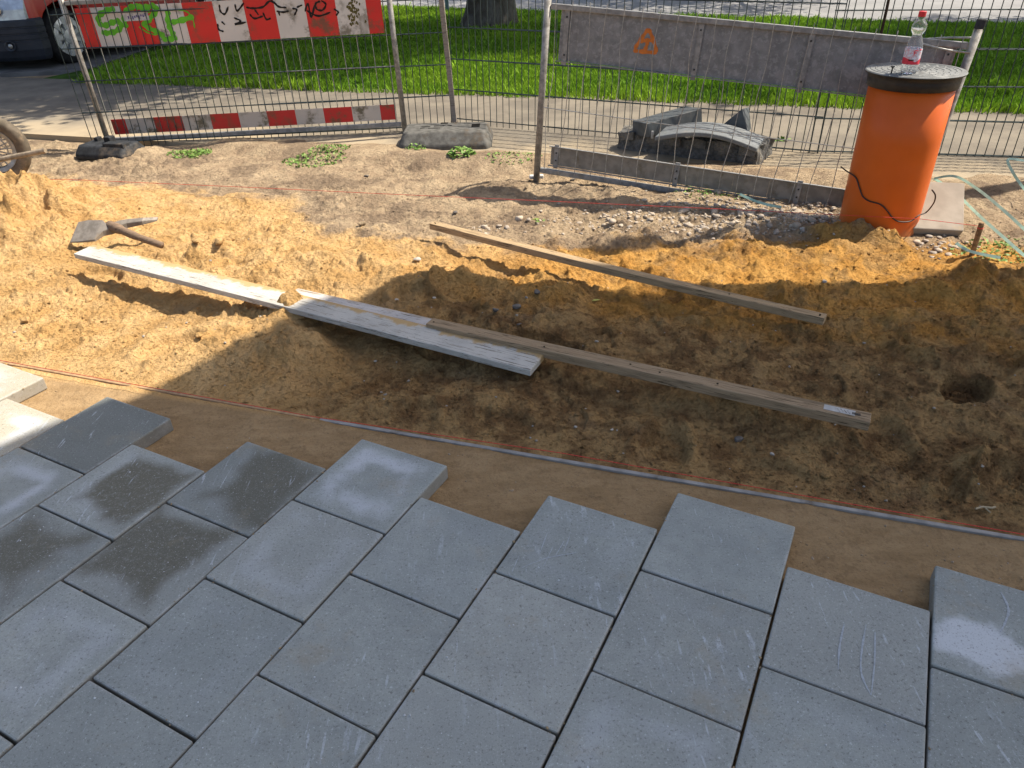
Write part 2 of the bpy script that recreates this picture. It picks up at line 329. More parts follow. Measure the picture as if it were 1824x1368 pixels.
pth = pm.build('path', path_mat()); pth['kind'] = 'structure'
def asphalt():
    m = NM('road asphalt', .85, .2); p = m.pos(); a = m.noise(p, 1.1, 5, .6); b = m.noise(p, 90, 3, .7)
    c = m.mix(m.ramp(a, .35, .65), (.27, .265, .255), (.215, .21, .205)); c = m.mix(m.ramp(b, .35, .7, 0, .4), c, (.13, .13, .14)); m.col(c); m.bump(b, .4, .004); return m.mat
rA, rB = at(300, 2), at(1824, 46); rd = (rB - rA).normalized(); rn = Vector((-rd.y, rd.x, 0))
rA2 = rA - rd * 30; rB2 = rB + rd * 40
rm = MB(); P4 = [rA2, rB2, rB2 + rn * 9, rA2 + rn * 9]
rm.hexa([(p.x, p.y, -.3) for p in P4], [(p.x, p.y, .004) for p in P4]); road = rm.build('road', asphalt()); road['kind'] = 'structure'
# yard under the van
ym = MB(); P4 = [at(-400, 152), at(150, 126), at(262, 88), at(420, 2) , at(-300, -20)]
n = len(P4); ym.add([(p.x, p.y, .010) for p in P4] + [(p.x, p.y, -.1) for p in P4], [tuple(range(n))] + [(i, (i + 1) % n, n + (i + 1) % n, n + i) for i in range(n)])
pk = ym.build('pavement', simple('parking bay asphalt', (.16, .155, .15), .9, .2, 0, .35, 4, .4, .004)); pk['kind'] = 'structure'
# ------------------------------------------------------------------ slabs
def slab_material():
    m = NM('grey concrete slab', .82, .25); o = m.obj(); p = m.pos(); oi = m.n.new('ShaderNodeObjectInfo')
    ox = m.xyz(o); oc = m.n.new('ShaderNodeSeparateColor'); m.L(oi.outputs['Color'], oc.inputs[0]); wet, eff, dk = oc.outputs[0], oc.outputs[1], oc.outputs[2]
    rnd = oi.outputs['Random']
    a = m.noise(p, 5, 6, .6); b = m.noise(p, 28, 6, .7); g = m.noise(p, 330, 3, .75)
    c = m.mix(m.ramp(a, .3, .7), (.37, .385, .345), (.28, .295, .27)); c = m.mix(m.ramp(b, .42, .68, 0, .45), c, (.245, .255, .235))
    c = m.mix(m.ramp(rnd, 0, 1, 0, .55, False), c, (.245, .265, .25)); c = m.mix(m.ramp(m.math('FRACT', m.math('MULTIPLY', rnd, 7.3)), .5, 1, 0, .30), c, (.40, .39, .34))
    c = m.mix(m.math('MULTIPLY', m.attr('sun_tint', 'OBJECT'), m.ramp(m.noise(p, 6, 4), .3, .7, .5, .95)), c, (.42, .355, .25))  # warm sunlight colour painted onto the two sunlit front slabs
    ex = m.math('ABSOLUTE', ox[0]); ey = m.math('ABSOLUTE', ox[1]); ed = m.math('MAXIMUM', ex, ey); ew = m.math('MAXIMUM', m.math('ABSOLUTE', m.math('SUBTRACT', ox[0], m.attr('wx', 'OBJECT'))), m.math('ABSOLUTE', m.math('SUBTRACT', ox[1], m.attr('wy', 'OBJECT'))))
    edn = m.math('ADD', ed, m.math('MULTIPLY', m.math('SUBTRACT', m.noise(p, 13, 5, .6), .5), .075))
    # pale lime bloom
    bl = m.math('MULTIPLY', m.ramp(m.math('ABSOLUTE', m.math('SUBTRACT', edn, .088)), .045, .0), m.ramp(m.noise(p, 7, 3), .35, .6)); bl = m.math('MULTIPLY', bl, eff)
    c = m.mix(m.math('MULTIPLY', bl, .75), c, (.52, .54, .56))
    bt = m.attr('blotch', 'OBJECT'); bd_ = m.n.new('ShaderNodeVectorMath'); bd_.operation = 'DISTANCE'; m.L(m.sc(o, (1, .8, 1)), bd_.inputs[0]); bd_.inputs[1].default_value = (-.055, .045, .02)
    bm_ = m.ramp(m.math('ADD', bd_.outputs['Value'], m.math('MULTIPLY', m.math('SUBTRACT', m.noise(p, 9, 5, .6), .5), .12)), .085, .055); c = m.mix(m.math('MULTIPLY', m.math('MULTIPLY', bm_, bt), .8), c, (.60, .62, .63))
    # damp patch
    rag = m.math('ADD', m.math('MULTIPLY', m.math('SUBTRACT', m.noise(p, 5.5, 2, .5), .5), .16), m.math('MULTIPLY', m.math('SUBTRACT', m.noise(p, 30, 5, .7), .5), .03)); e2 = m.math('ADD', ew, rag)
    wm = m.ramp(m.math('ADD', e2, m.math('MULTIPLY', m.math('SUBTRACT', 1., wet), .15)), .146, .084); wm = m.math('MULTIPLY', wm, m.ramp(wet, .05, .2))
    wm = m.math('MULTIPLY', wm, m.ramp(m.noise(p, 60, 4, .7), .25, .5, .55, 1.))
    c = m.mix(m.math('MULTIPLY', wm, .92), c, (.125, .112, .075))
    c = m.mix(m.math('MULTIPLY', dk, .75), c, (.115, .118, .10))
    # chalky scuffs and scratches
    w = m.sc(p, (1, 1, 1)); mp = m.n.new('ShaderNodeMapping'); m.L(p, mp.inputs[0]); mp.inputs['Rotation'].default_value = (0, 0, .45); mp.inputs['Scale'].default_value = (5.5, 1, 1)
    sc1 = m.math('MULTIPLY', m.ramp(m.noise(mp.outputs[0], 14, 3, .5), .655, .70), m.ramp(m.noise(p, 4.3, 2), .55, .64))
    mp2 = m.n.new('ShaderNodeMapping'); m.L(p, mp2.inputs[0]); mp2.inputs['Rotation'].default_value = (0, 0, -1.0); mp2.inputs['Scale'].default_value = (9, .8, 1)
    sc2 = m.math('MULTIPLY', m.ramp(m.noise(mp2.outputs[0], 11, 2, .5, .6), .66, .69), m.ramp(m.noise(m.sc(p, (1.3, 1.1, 1)), 3.7, 2), .52, .60))
    sf = m.attr('scuff', 'OBJECT'); sc3 = m.math('MULTIPLY', m.math('MULTIPLY', m.ramp(m.noise(mp.outputs[0], 9, 5, .65), .54, .66), m.ramp(m.noise(p, 8, 3), .47, .6)), sf)
    sc = m.math('MAXIMUM', m.math('MAXIMUM', m.math('MULTIPLY', sc1, .75), m.math('MULTIPLY', sc2, .6)), m.math('MULTIPLY', sc3, .9)); sc = m.math('MULTIPLY', sc, m.ramp(m.noise(p, 90, 3, .7), .3, .6, .3, 1))
    c = m.mix(sc, c, (.52, .55, .57))
    # rim rub, specks, pores
    rim = m.math('MULTIPLY', m.ramp(ed, .137, .1465), m.ramp(m.noise(p, 16, 5, .7), .42, .68)); c = m.mix(m.math('MULTIPLY', rim, .5), c, (.43, .44, .44))
    c = m.mix(m.ramp(m.vor(p, 42), .045, .025, 0, .75), c, (.62, .62, .60)) if False else c
    g2 = m.noise(p, 170, 3, .7); c = m.mix(m.ramp(g, .57, .70, 0, .6), c, (.14, .14, .13)); c = m.mix(m.ramp(g, .42, .30, 0, .5), c, (.55, .55, .53)); c = m.mix(m.ramp(g2, .58, .68, 0, .55), c, (.08, .07, .06)); c = m.mix(m.ramp(g2, .38, .29, 0, .6), c, (.60, .63, .61))
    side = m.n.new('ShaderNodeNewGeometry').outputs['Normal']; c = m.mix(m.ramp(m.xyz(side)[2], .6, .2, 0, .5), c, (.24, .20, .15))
    c = m.mix(m.math('MULTIPLY', m.ramp(m.noise(p, 3.7, 7, .72), .54, .68), .34), c, (.33, .27, .175))
    m.col(c); m.put(m.b.inputs['Roughness'], m.math('SUBTRACT', .85, m.math('MULTIPLY', wm, .22)))
    m.bump(m.math('ADD', m.math('MULTIPLY', g, .7), m.math('MULTIPLY', b, .5)), .35, .0022); return m.mat
slab_m = slab_material()
TH = 1.07862930; U = Vector((math.cos(TH), math.sin(TH), 0)); V = Vector((U.y, -U.x, 0)); O0 = Vector((-.73114, 1.20914, 0)); Wd = .30
off = {-7: .28, -6: .12, -5: .415, -4: .281, -3: .4294, -2: .2865, -1: .4456, 0: .6, 1: .4587, 2: .6084, 3: .7638, 4: .6233, 5: .7697, 6: .62, 7: .78}
rowname = {-5: 'the row ending at the sunlit far left slab', -4: 'the row ending at the half sunlit slab', -3: 'the row ending at the uniformly dark slab',
           -2: 'the row ending at the soft damp middle slab', -1: 'the row ending at the large damp stain slab', 0: 'the row ending at the lime ringed slab',
           1: 'the row just right of the lime ringed slab', 2: 'the row ending at the chalk streaked slab', 3: 'the row ending at the farthest jutting clean slab',
           4: 'the row ending at the three chalk strokes slab', 5: 'the row ending at the white blotch slab', 6: 'the row in the bottom right corner'}
special = {(-5, 0): ('sunlit pale slab at the left edge of the photo with a chipped thick side', (0, .5, 0)), (-4, 0): ('pale slab at the left edge, crossed by the edge of the sun and shade', (0, .9, 0)),
           (-3, 0): ('uniformly dark damp slab with one pale corner, front of its row', (.0, .15, .85)), (-2, 0): ('grey slab with a soft damp middle and a pale border, between two dark slabs', (.93, .3, .0)),
           (-1, 0): ('front slab with a large dark damp stain beside the sand bed', (1.0, .15, .45)), (0, 0): ('front slab with a pale lime ring round its middle', (0, 1, 0)),
           (1, 0): ('plain grey front slab right of the lime ringed slab', (0, .1, 0)), (2, 0): ('front slab with short chalky white streaks near the middle of the photo', (0, .15, 0)),
           (3, 0): ('clean grey front slab jutting out farthest right of the centre', (0, 0, 0)), (4, 0): ('front slab with three curved chalk strokes, left of the rightmost slab', (0, 0, 0)),
           (5, 0): ('rightmost front slab with a big white blotch', (0, .0, 0)), (-1, 1): ('slab with a long dark brown damp patch, second in its row', (1.0, .2, .25)),
           (-2, 1): ('brownish damp slab at the left edge below the soft damp one', (.95, .5, .35)), (-2, 2): ('slab with lime marks and a cream scuff in the bottom left corner', (.3, 1, .1)), (-3, 1): ('slab with a bluish lime bloom at the left edge', (.1, 1, .15))}
ordn = ['front', 'second', 'third', 'fourth', 'fifth', 'sixth', 'seventh', 'eighth']
slab_me = None
for st_ in range(-7, 8):
    k = 0
    while k < 12:
        ue = off[st_] - k * .30; c = O0 + U * (ue - .15) + V * (Wd * (st_ + .5))
        corners = [c + U * a + V * b for a in (-.15, .15) for b in (-.15, .15)]
        if c.y < -1.2: break
        inview = any((q.y * cp + (CAM_H) * sp) > .1 and -30 < pix(q.x, q.y, 0)[0] < 1854 and pix(q.x, q.y, 0)[1] < 1400 for q in corners)
        near = c.y > -.3 and abs(c.x) < 2.2
        if inview or near:
            if slab_me is None:
                b = MB(); b.box((0, 0, -.0225), (.2952, .2952, .045)); slab = b.build('flagstone', slab_m, bevel=.0042, seg=2); slab_me = slab.data
            else:
                slab = slab.copy(); COL.objects.link(slab)
            rr = random.Random(st_ * 31 + k)
            slab.location = c + Vector((rr.uniform(-.0007, .0007), rr.uniform(-.0007, .0007), rr.uniform(-.0022, .0018)))
            slab.rotation_euler = (rr.uniform(-.003, .003), rr.uniform(-.003, .003), TH + rr.uniform(-.0025, .0025))
            lb, cc = special.get((st_, k), (None, (0, rr.choice([0, 0, .15, .35]), rr.choice([0, 0, .08, .15]))))
            if lb is None:
                if k == 0: lb = 'grey front slab beyond the frame at the end of its row'
                lb = 'grey slab, %s in %s' % (ordn[min(k, 7)], rowname.get(st_, 'a row beyond the frame on the %s' % {-7: 'far left', -6: 'left', 7: 'far right'}.get(st_, 'right')))
            if (st_, k) == (-6, 0): lb = 'grey front slab beyond the left edge next to the sunlit one'
            if (st_, k) == (-7, 0): lb = 'grey front slab far beyond the left edge'
            slab.color = (*cc, 1); slab['blotch'] = 1. if (st_, k) == (5, 0) else 0.; slab['sun_tint'] = {-5: .9, -4: .8}.get(st_, 0.) if k == 0 else 0.; slab['wx'], slab['wy'] = {(-1, 0): (.012, -.03), (-1, 1): (.01, .028), (-2, 0): (.01, -.02), (-2, 1): (.02, .02)}.get((st_, k), (0., 0.)); slab['scuff'] = {(2, 0): .8, (3, 1): 1., (4, 2): .5, (2, 1): .35, (1, 0): .45, (0, 1): .5, (-2, 2): .8, (1, 2): .5, (-1, 2): .4, (2, 2): .35, (4, 1): .3, (5, 1): .4}.get((st_, k), 0.); props(slab, lb, 'paving stone', 'grey concrete slabs laid in staggered rows')
        k += 1
def slab_uv(st_, k, a, b, z=.0012):      # point on a slab top: a along U (0..1), b along V (0..1)
    p = O0 + U * (off[st_] - k * .3 - .3 + .3 * a) + V * (.3 * (st_ + b)); return Vector((p.x, p.y, z))
# ------------------------------------------------------------------ edge rails and strings
wood_br = simple('brown batten wood', (.36, .23, .13), .8, .2, 0, .3, 50, .4, dirt=.9, dscale=9, dirtc=(.45, .3, .14))
def railbox(p, q_, w, h, name, mat, label, cat):
    d = (q_ - p); L = math.hypot(d.x, d.y); an = math.atan2(d.y, d.x)
    t = MB().box((0, 0, 0), (L, w, h)).build(name, mat, bevel=.002, loc=(p + q_) / 2, rot=(0, -math.atan2(d.z, L), an)); return props(t, label, cat)
zr = -.0445
j = at(569, 748, zr); rl = at(-300, 592, zr); rr_ = j + (at(1824, 962, zr) - j) * 1.9
dj = (j - rl).normalized(); railbox(rl, j - dj * .004, .013, .010, 'screed_batten', wood_br, 'thin brown wooden batten half sunk in the smoothed sand, running to the left edge', 'batten')
railbox(j + dj * .002, rr_, .0135, .010, 'screed_rail', simple('grey aluminium rail', (.33, .315, .29), .6, .4, .1, .3, 18, .2, dirt=.4), 'thin grey metal rail in the smoothed sand, continuing the brown batten to the right', 'metal rail')
red_line = simple('red string', (.75, .07, .05), .7, .3, 0, .35, 300)
MBs = MB(); pts = [at(-200, 606, -.018), at(569, 744, -.018), at(1000, 807, -.016), at(1824, 952, -.018), at(1824, 952, -.018) + (at(1824, 952, -.018) - at(569, 744, -.018)) * .9]
MBs.tube(pts, .0011, 6); props(MBs.build('string_line', red_line, smooth=True), 'taut red builder string just above the near screed rail', 'string')
stk = at(1733, 448, .0)
MBs = MB(); zs = .10
spts = [at(-150, 316, .03), at(130, 320, .035), at(430, 333, .04), at(700, 346, .05), at(950, 357, .06), at(1300, 373, .08), at(1500, 383, .10), at(1640, 390, .108), Vector((stk.x, stk.y, .115))]
MBs.tube(spts, .0013, 5); props(MBs.build('string_line', red_line, smooth=True), 'thin red builder string across the dirt behind the sand, tied to the wooden stake', 'string')
# stake
b = MB(); b.lathe([(.011, -.08), (.011, .125), (.009, .132)], 10); sk = b.build('stake_rod', simple('rusty steel', (.30, .19, .10), .6, .3, .4, .5, 60, .4), smooth=False, loc=(stk.x, stk.y, 0), rot=(.02, -.03, 0))
props(sk, 'short rusty stake holding the red string at the right edge', 'stake'); b = MB()
for k in range(2): b.tube([(math.cos(a) * .0118, math.sin(a) * .0118, .108 + k * .0025) for a in np.linspace(0, 6.0, 10)], .0011, 5)
b.build('string_knot', red_line, sk)
# ------------------------------------------------------------------ timber
def wood_mat(name, c1, c2, white=None, wcov=.5, sand=.0):
    m = NM(name, .85, .15); o = m.obj(); st = m.noise(m.sc(o, (3, 60, 60)), 3, 5, .6, .3); kn = m.noise(m.sc(o, (1, 6, 6)), 4, 3)
    c = m.mix(m.ramp(st, .3, .7), c1, c2); c = m.mix(m.ramp(kn, .62, .7, 0, .5), c, tuple(x * .5 for x in c2))
    crack = m.ramp(m.noise(m.sc(o, (2, 45, 45)), 5, 3, .6, .8), .59, .63)
    if white:
        fl = m.ramp(m.noise(m.sc(o, (7, 26, 26)), 4, 6, .75, .8), .60, .64); pe = m.noise(m.sc(o, (5, 14, 14)), 3.5, 9, .72, .4); cov = m.ramp(pe, .62 - wcov * .3, .58 - wcov * .3, 1, 0)
        pc = m.mix(m.ramp(m.noise(o, 7, 4), .35, .65), white, tuple(x * .82 for x in white)); pc = m.mix(m.math('MULTIPLY', fl, .75), pc, (.22, .19, .14)); c = m.mix(cov, c, pc)
    c = m.mix(m.math('MULTIPLY', crack, .75), c, (.05, .035, .02))
    if sand:
        y = m.xyz(o)[1]; sd = m.ramp(m.math('ADD', y, m.math('MULTIPLY', m.math('SUBTRACT', m.noise(m.sc(o, (3, 1, 1)), 5, 6, .65), .5), .12)), .02, .04)
        c = m.mix(m.math('MULTIPLY', sd, sand), c, (.44, .29, .12))
    m.col(c); m.bump(m.math('ADD', st, m.math('MULTIPLY', crack, -1.5)), .4, .003); return m.mat
def plank(name, ends, w, th, mat, label, roll=0, sag=0., n=14, bev=.003):
    a, b_ = ends; d = b_ - a; L = d.length; an = math.atan2(d.y, d.x); el = math.asin(d.z / L)
    mb = MB(); vs = []; rr = random.Random(len(label))
    for i in range(n + 1):
        u = i / n; x = -L / 2 + L * u; dz = -sag * 4 * u * (1 - u); w2 = w / 2 * (1 + rr.uniform(-.01, .01))
        vs += [(x, -w2, dz), (x, w2, dz), (x, w2, dz + th), (x, -w2, dz + th)]
    fs = []
    for i in range(n):
        for k in range(4): fs.append((i * 4 + k, i * 4 + (k + 1) % 4, i * 4 + 4 + (k + 1) % 4, i * 4 + 4 + k))
    fs += [(0, 1, 2, 3), (n * 4 + 3, n * 4 + 2, n * 4 + 1, n * 4)]
    mb.add(vs, fs); o = mb.build(name, mat, bevel=bev, loc=(a + b_) / 2, rot=(roll, -el, an)); props(o, label, 'board'); return o, L
white_w = wood_mat('whitewashed old board', (.40, .30, .19), (.26, .18, .11), (.50, .475, .42), 1.0, .9)
pink_w = wood_mat('faded painted board', (.30, .22, .18), (.22, .16, .13), (.52, .49, .46), .9, .3)
brown_w = wood_mat('brown timber', (.37, .27, .165), (.25, .175, .105))
tan_w = wood_mat('raw timber batten', (.42, .30, .17), (.31, .22, .13))
wa, LA = plank('white_board', WA, .104, .024, white_w, 'long board with cracked white paint, half covered by sand in its middle', roll=.06, sag=-.004)
wb, LB = plank('faded_board', WB, .085, .02, pink_w, 'short faded pinkish white board behind the long white one, under the brown timber', roll=-.02)
tc, LC = plank('brown_timber', TC, .052, .032, brown_w, 'brown timber lying across the shaded sand, with a sticker on its near end')
td, LD = plank('timber_batten', TD, .042, .03, tan_w, 'pale narrow timber behind the others, its left half in the sun', sag=.008)
hole = simple('nail hole', (.02, .015, .01), .9, .1)
for o, L, xs in ((tc, LC, (-.80, -.28, .02, .12, .30)), (td, LD, (-.9, -.88, .55, .9, .93))):
    for x in xs: MB().lathe([(.0035, 0), (.0035, .0012)], 8, (min(max(x, -L / 2 + .02), L / 2 - .02), random.uniform(-.008, .008), (.0319 if o is tc else .0301 - (.008 * (1 - (2 * x / L) ** 2))))).build('nail_hole', hole, o)
# sticker
b = MB(); b.box((LC / 2 - .085, .002, .0327), (.085, .026, .0008)); stc = b.build('sticker', simple('white sticker', (.50, .49, .46), .5, .4, 0, .2, 30, dirt=.5, dscale=40), tc)
b = MB(); x0 = LC / 2 - .072; rr = random.Random(2)
for k in range(16): b.box((x0 + .022 + k * .0014, .0, .0333), (.0007 + .0005 * rr.random(), .012, .0004))
for k in range(12): b.box((x0 - .018 + k * .003, .006 - .0055 * (k % 3), .0333), (.0022, .0022, .0004))
b.build('print', simple('black ink', (.02, .02, .02), .6), stc)
# ------------------------------------------------------------------ chamber pipe
PC = Vector((1.785, 3.36, 0)); PR = .173; PT = .628; PLID = .69
pipe = thing('chamber_pipe', 'orange plastic chamber pipe standing upright in the sand with a black round lid', 'pipe', PC)
b = MB(); b.lathe([(PR, -.25), (PR, 0), (PR, .2), (PR, .4), (PR, PT + .02), (PR - .008, PT + .02), (PR - .008, -.25)], 96, cap=False)
om = NM('orange plastic', .42, .3); o_ = om.obj(); om.col(om.mix(om.ramp(om.noise(o_, 4, 3), .3, .7), (.66, .125, .011), (.58, .105, .009)))
om.col(om.mix(om.math('MULTIPLY', om.ramp(om.math('ADD', om.xyz(o_)[2], om.math('MULTIPLY', om.noise(o_, 12, 6, .7), .10)), .11, .03), .5), om.mix(om.ramp(om.noise(o_, 4, 3), .3, .7), (.66, .125, .011), (.58, .105, .009)), (.36, .22, .10)))
om.put(om.b.inputs['Roughness'], om.ramp(om.noise(o_, 14, 6, .7), .35, .7, .36, .52)); om.bump(om.noise(o_, 3, 2), .05, .01)
pw = b.build('pipe_wall', om.mat, pipe, smooth=True)
lid_m = simple('black lid plastic', (.028, .028, .028), .5, .4, 0, .3, 20, .15, .001); lidtop_m = simple('dusty lid top', (.19, .195, .19), .6, .4, 0, .25, 26, .3, .001, dirt=.25)
b = MB(); b.lathe([(PR + .003, PT - .004), (PR + .010, PT - .002), (PR + .012, PT + .03), (PR + .014, PLID - .012), (PR + .026, PLID - .010), (PR + .028, PLID - .004), (PR + .024, PLID), (0, PLID)], 96)
lid = b.build('lid', [lid_m, lidtop_m], pipe)
for p in lid.data.polygons: p.material_index = 1 if (p.normal.z > .5 and p.center.z > PLID - .008) else 0; p.use_smooth = p.material_index == 0
b = MB()
for ri, rad in enumerate((.060, .085, .11, .135, .158)):
    nn = int(rad * 150)
    for k in range(nn):
        a0 = (k + .12 + .3 * (ri % 2)) / nn * 2 * math.pi; a1 = a0 + .74 / nn * 2 * math.pi
        b.tube([(math.cos(a) * rad, math.sin(a) * rad, PLID + .0005) for a in np.linspace(a0, a1, 5)], .0028, 5, flat=.6)
b.tube([(math.cos(a) * .178, math.sin(a) * .178, PLID + .0005) for a in np.linspace(0, 2 * math.pi, 65)[:-1]], .003, 5, closed=True, flat=.6)
for k in range(40):
    a = k * 2.4; r = .045 * math.sqrt(k / 40); b.box((math.cos(a) * r, math.sin(a) * r, PLID + .0008), (.007, .004, .002))
b.build('tread_pattern', lidtop_m, lid)
bp = Vector((-.14, -.075, PLID)); b = MB().lathe([(.003, 0), (.003, .022), (.008, .025), (.008, .029)], 10, bp); b.build('bolt', lid_m, lid)
b = MB(); b.box((.025, .163, PLID + .006), (.028, .02, .012), Matrix.Rotation(.5, 3, 'Z')); props(b.build('crumpled_wrapper', simple('wrapper', (.5, .35, .34), .5), None, bevel=.003, loc=PC), 'small pinkish wrapper lying behind the bottle on the black lid', 'wrapper')
# bottle
bl = at(1617, 131, PLID); bottle = thing('water_bottle', 'clear plastic drink bottle with red cap and red and white label on the black lid', 'bottle', (bl.x, bl.y, PLID + .0015))
pet = NM('clear PET', .12, .5); pet.b.inputs['Transmission Weight'].default_value = .92; pet.b.inputs['IOR'].default_value = 1.12; pet.col((.93, .95, .96))
pet.bump(pet.noise(pet.obj(), 60, 3), .35, .004)
k = 1.0
prof = [(.012, .004), (.022, .0), (.029, .002), (.032, .010), (.0325, .03), (.0315, .034), (.0325, .038), (.0325, .098), (.031, .108), (.026, .125), (.021, .138), (.0185, .146), (.021, .153), (.027, .164), (.0285, .175), (.027, .186), (.021, .197), (.0145, .205), (.012, .210), (.012, .222)]
MB().lathe(prof, 40, cap=False).build('bottle_body', pet.mat, bottle, smooth=True)
b = MB(); b.lathe([(.0138, .214), (.0145, .216), (.0145, .232), (.0135, .234), (0, .234)], 28); b.build('cap', simple('red cap', (.72, .02, .03), .4, .5), bottle, smooth=False, bevel=.001)
lm = NM('bottle label', .4, .4); o_ = lm.obj(); x3 = lm.xyz(o_)
c = lm.mix(lm.ramp(lm.noise(o_, 120, 4, .7), .45, .6), (.62, .66, .72), (.62, .35, .38)); c = lm.mix(lm.ramp(lm.math('ADD', x3[2], lm.math('MULTIPLY', lm.math('ABSOLUTE', x3[0]), -.5)), .048, .046), c, (.62, .03, .06)); lm.col(c)
lab = MB().lathe([(.0332, .038), (.0332, .098)], 40, cap=False).build('label', lm.mat, bottle, smooth=True)
b = MB(); a0 = -1.75
def on_lab(u, z, r=.0338): return (math.cos(a0 + u / .033) * r, math.sin(a0 + u / .033) * r, z)
for seg in ([(-.004, .092), (-.004, .074)], [(-.004, .091), (.008, .091)], [(-.004, .083), (.005, .083)]): b.tube([on_lab(u, z) for u, z in seg], .002, 6)
b.tube([on_lab(.016, .094), on_lab(.024, .094)], .0025, 6)
b.build('label_mark', simple('label red', (.75, .03, .05), .4), lab)
b = MB()
for k in range(4): b.box(on_lab(-.018 + k * .005, .055), (.003, .003, .005))
b.build('label_print', hole, lab)
# cable round the pipe
def on_pipe(px, py, r=PR + .005):
    d = ray(px, py); ox, oy = -PC.x, -PC.y; A = d.x ** 2 + d.y ** 2; B = 2 * (ox * d.x + oy * d.y); C = ox * ox + oy * oy - r * r; D = B * B - 4 * A * C
    t = (-B - math.sqrt(max(D, 0))) / (2 * A); return Vector((0, 0, CAM_H)) + d * t
def smoothpts(P, n=6):
    P = [Vector(p) for p in P]; out = []
    for i in range(len(P) - 1):
        p0, p1, p2, p3 = P[max(i - 1, 0)], P[i], P[i + 1], P[min(i + 2, len(P) - 1)]
        for k in range(n):
            t = k / n; out.append(.5 * ((2 * p1) + (-p0 + p2) * t + (2 * p0 - 5 * p1 + 4 * p2 - p3) * t * t + (-p0 + 3 * p1 - 3 * p2 + p3) * t ** 3))
    return out + [P[-1]]
cab = [on_pipe(1498, 297, PR + .03), on_pipe(1507, 304, PR + .02)] + [on_pipe(*p) for p in ((1524, 316), (1531, 335), (1537, 350), (1548, 358), (1568, 364), (1580, 375), (1590, 388), (1602, 395), (1622, 394))] + [on_pipe(1636, 384, PR + .01), on_pipe(1650, 378, PR + .02), on_pipe(1663, 362, PR + .05), on_pipe(1666, 348, PR + .06), on_pipe(1660, 338, PR + .05)]
MBs = MB(); MBs.tube(smoothpts(cab), .0032, 7); props(MBs.build('cable', simple('brown cable sheath', (.045, .022, .015), .55), smooth=True), 'thin dark brown cable hanging round the foot of the orange pipe', 'cable')
# tilted slab behind the pipe
p0 = at(1717, 411, .012); ea = at(1719, 326, .15) - p0; eb = Vector((-.36, .03, .02)); nn_ = ea.cross(eb).normalized(); 
if nn_.z < 0: nn_ = -nn_
b = MB(); bt = [p0, p0 + ea, p0 + ea + eb, p0 + eb]; b.hexa([v - nn_ * .04 for v in bt], bt)
props(b.build('leaning_flagstone', simple('sandy concrete slab', (.30, .26, .21), .9, .2, 0, .2, 8, .35, .002, dirt=.3, dirtc=(.36, .27, .16)), bevel=.005), 'sandy concrete slab leaning behind the orange pipe, next to the green strap', 'slab')
# green strap
strap_m = simple('turquoise strap', (.38, .56, .44), .45, .5, 0, .25, 30)
def ribbon(P, w, name, label, roll=.5):
    pts = smoothpts(P, 8); vs = []; fs = []
    for i, p in enumerate(pts):
        t = (pts[min(i + 1, len(pts) - 1)] - pts[max(i - 1, 0)]).normalized(); a = t.cross((Vector((0, 0, CAM_H + 1.2)) - p).normalized()).normalized(); nrm = a.cross(t)
        vs += [p - a * w / 2, p + a * w / 2, p + a * w / 2 + nrm * .0012, p - a * w / 2 + nrm * .0012]
    for i in range(len(pts) - 1):
        for k in range(4): fs.append((i * 4 + k, i * 4 + (k + 1) % 4, i * 4 + 4 + (k + 1) % 4, i * 4 + 4 + k))
    b = MB(); b.add(vs, fs); o = b.build(name, strap_m, smooth=False); props(o, label, 'strap', 'turquoise packing straps by the pipe'); return o
ribbon([at(1664, 318, .06), at(1700, 314, .13), at(1737, 334, .14), at(1780, 368, .10), at(1824, 408, .05), at(1900, 480, .02)], .0125, 'packing_strap', 'upper turquoise strap arching from the pipe over the tilted slab')
ribbon([at(1664, 318, .05), at(1700, 342, .08), at(1745, 385, .08), at(1790, 425, .05), at(1824, 455, .03), at(1900, 520, .02)], .0125, 'packing_strap', 'lower turquoise strap running from the pipe past the stake')
ribbon([at(1860, 290, .08), at(1824, 286, .16), at(1796, 284, .18), at(1803, 305, .13), at(1824, 336, .06), at(1870, 390, .03)], .0125, 'packing_strap', 'turquoise strap bent over at the right edge in front of the mesh')
ribbon([at(1318, 346, .05), at(1340, 356, .045), at(1365, 364, .06), at(1392, 369, .05)], .0125, 'packing_strap', 'short turquoise strap end on the gravel below the grey kick board')
ribbon([at(1703, 433, .03), at(1722, 445, .02), at(1745, 452, .02), at(1782, 459, .015)], .0125, 'packing_strap', 'short turquoise strap end in the sand behind the stake')
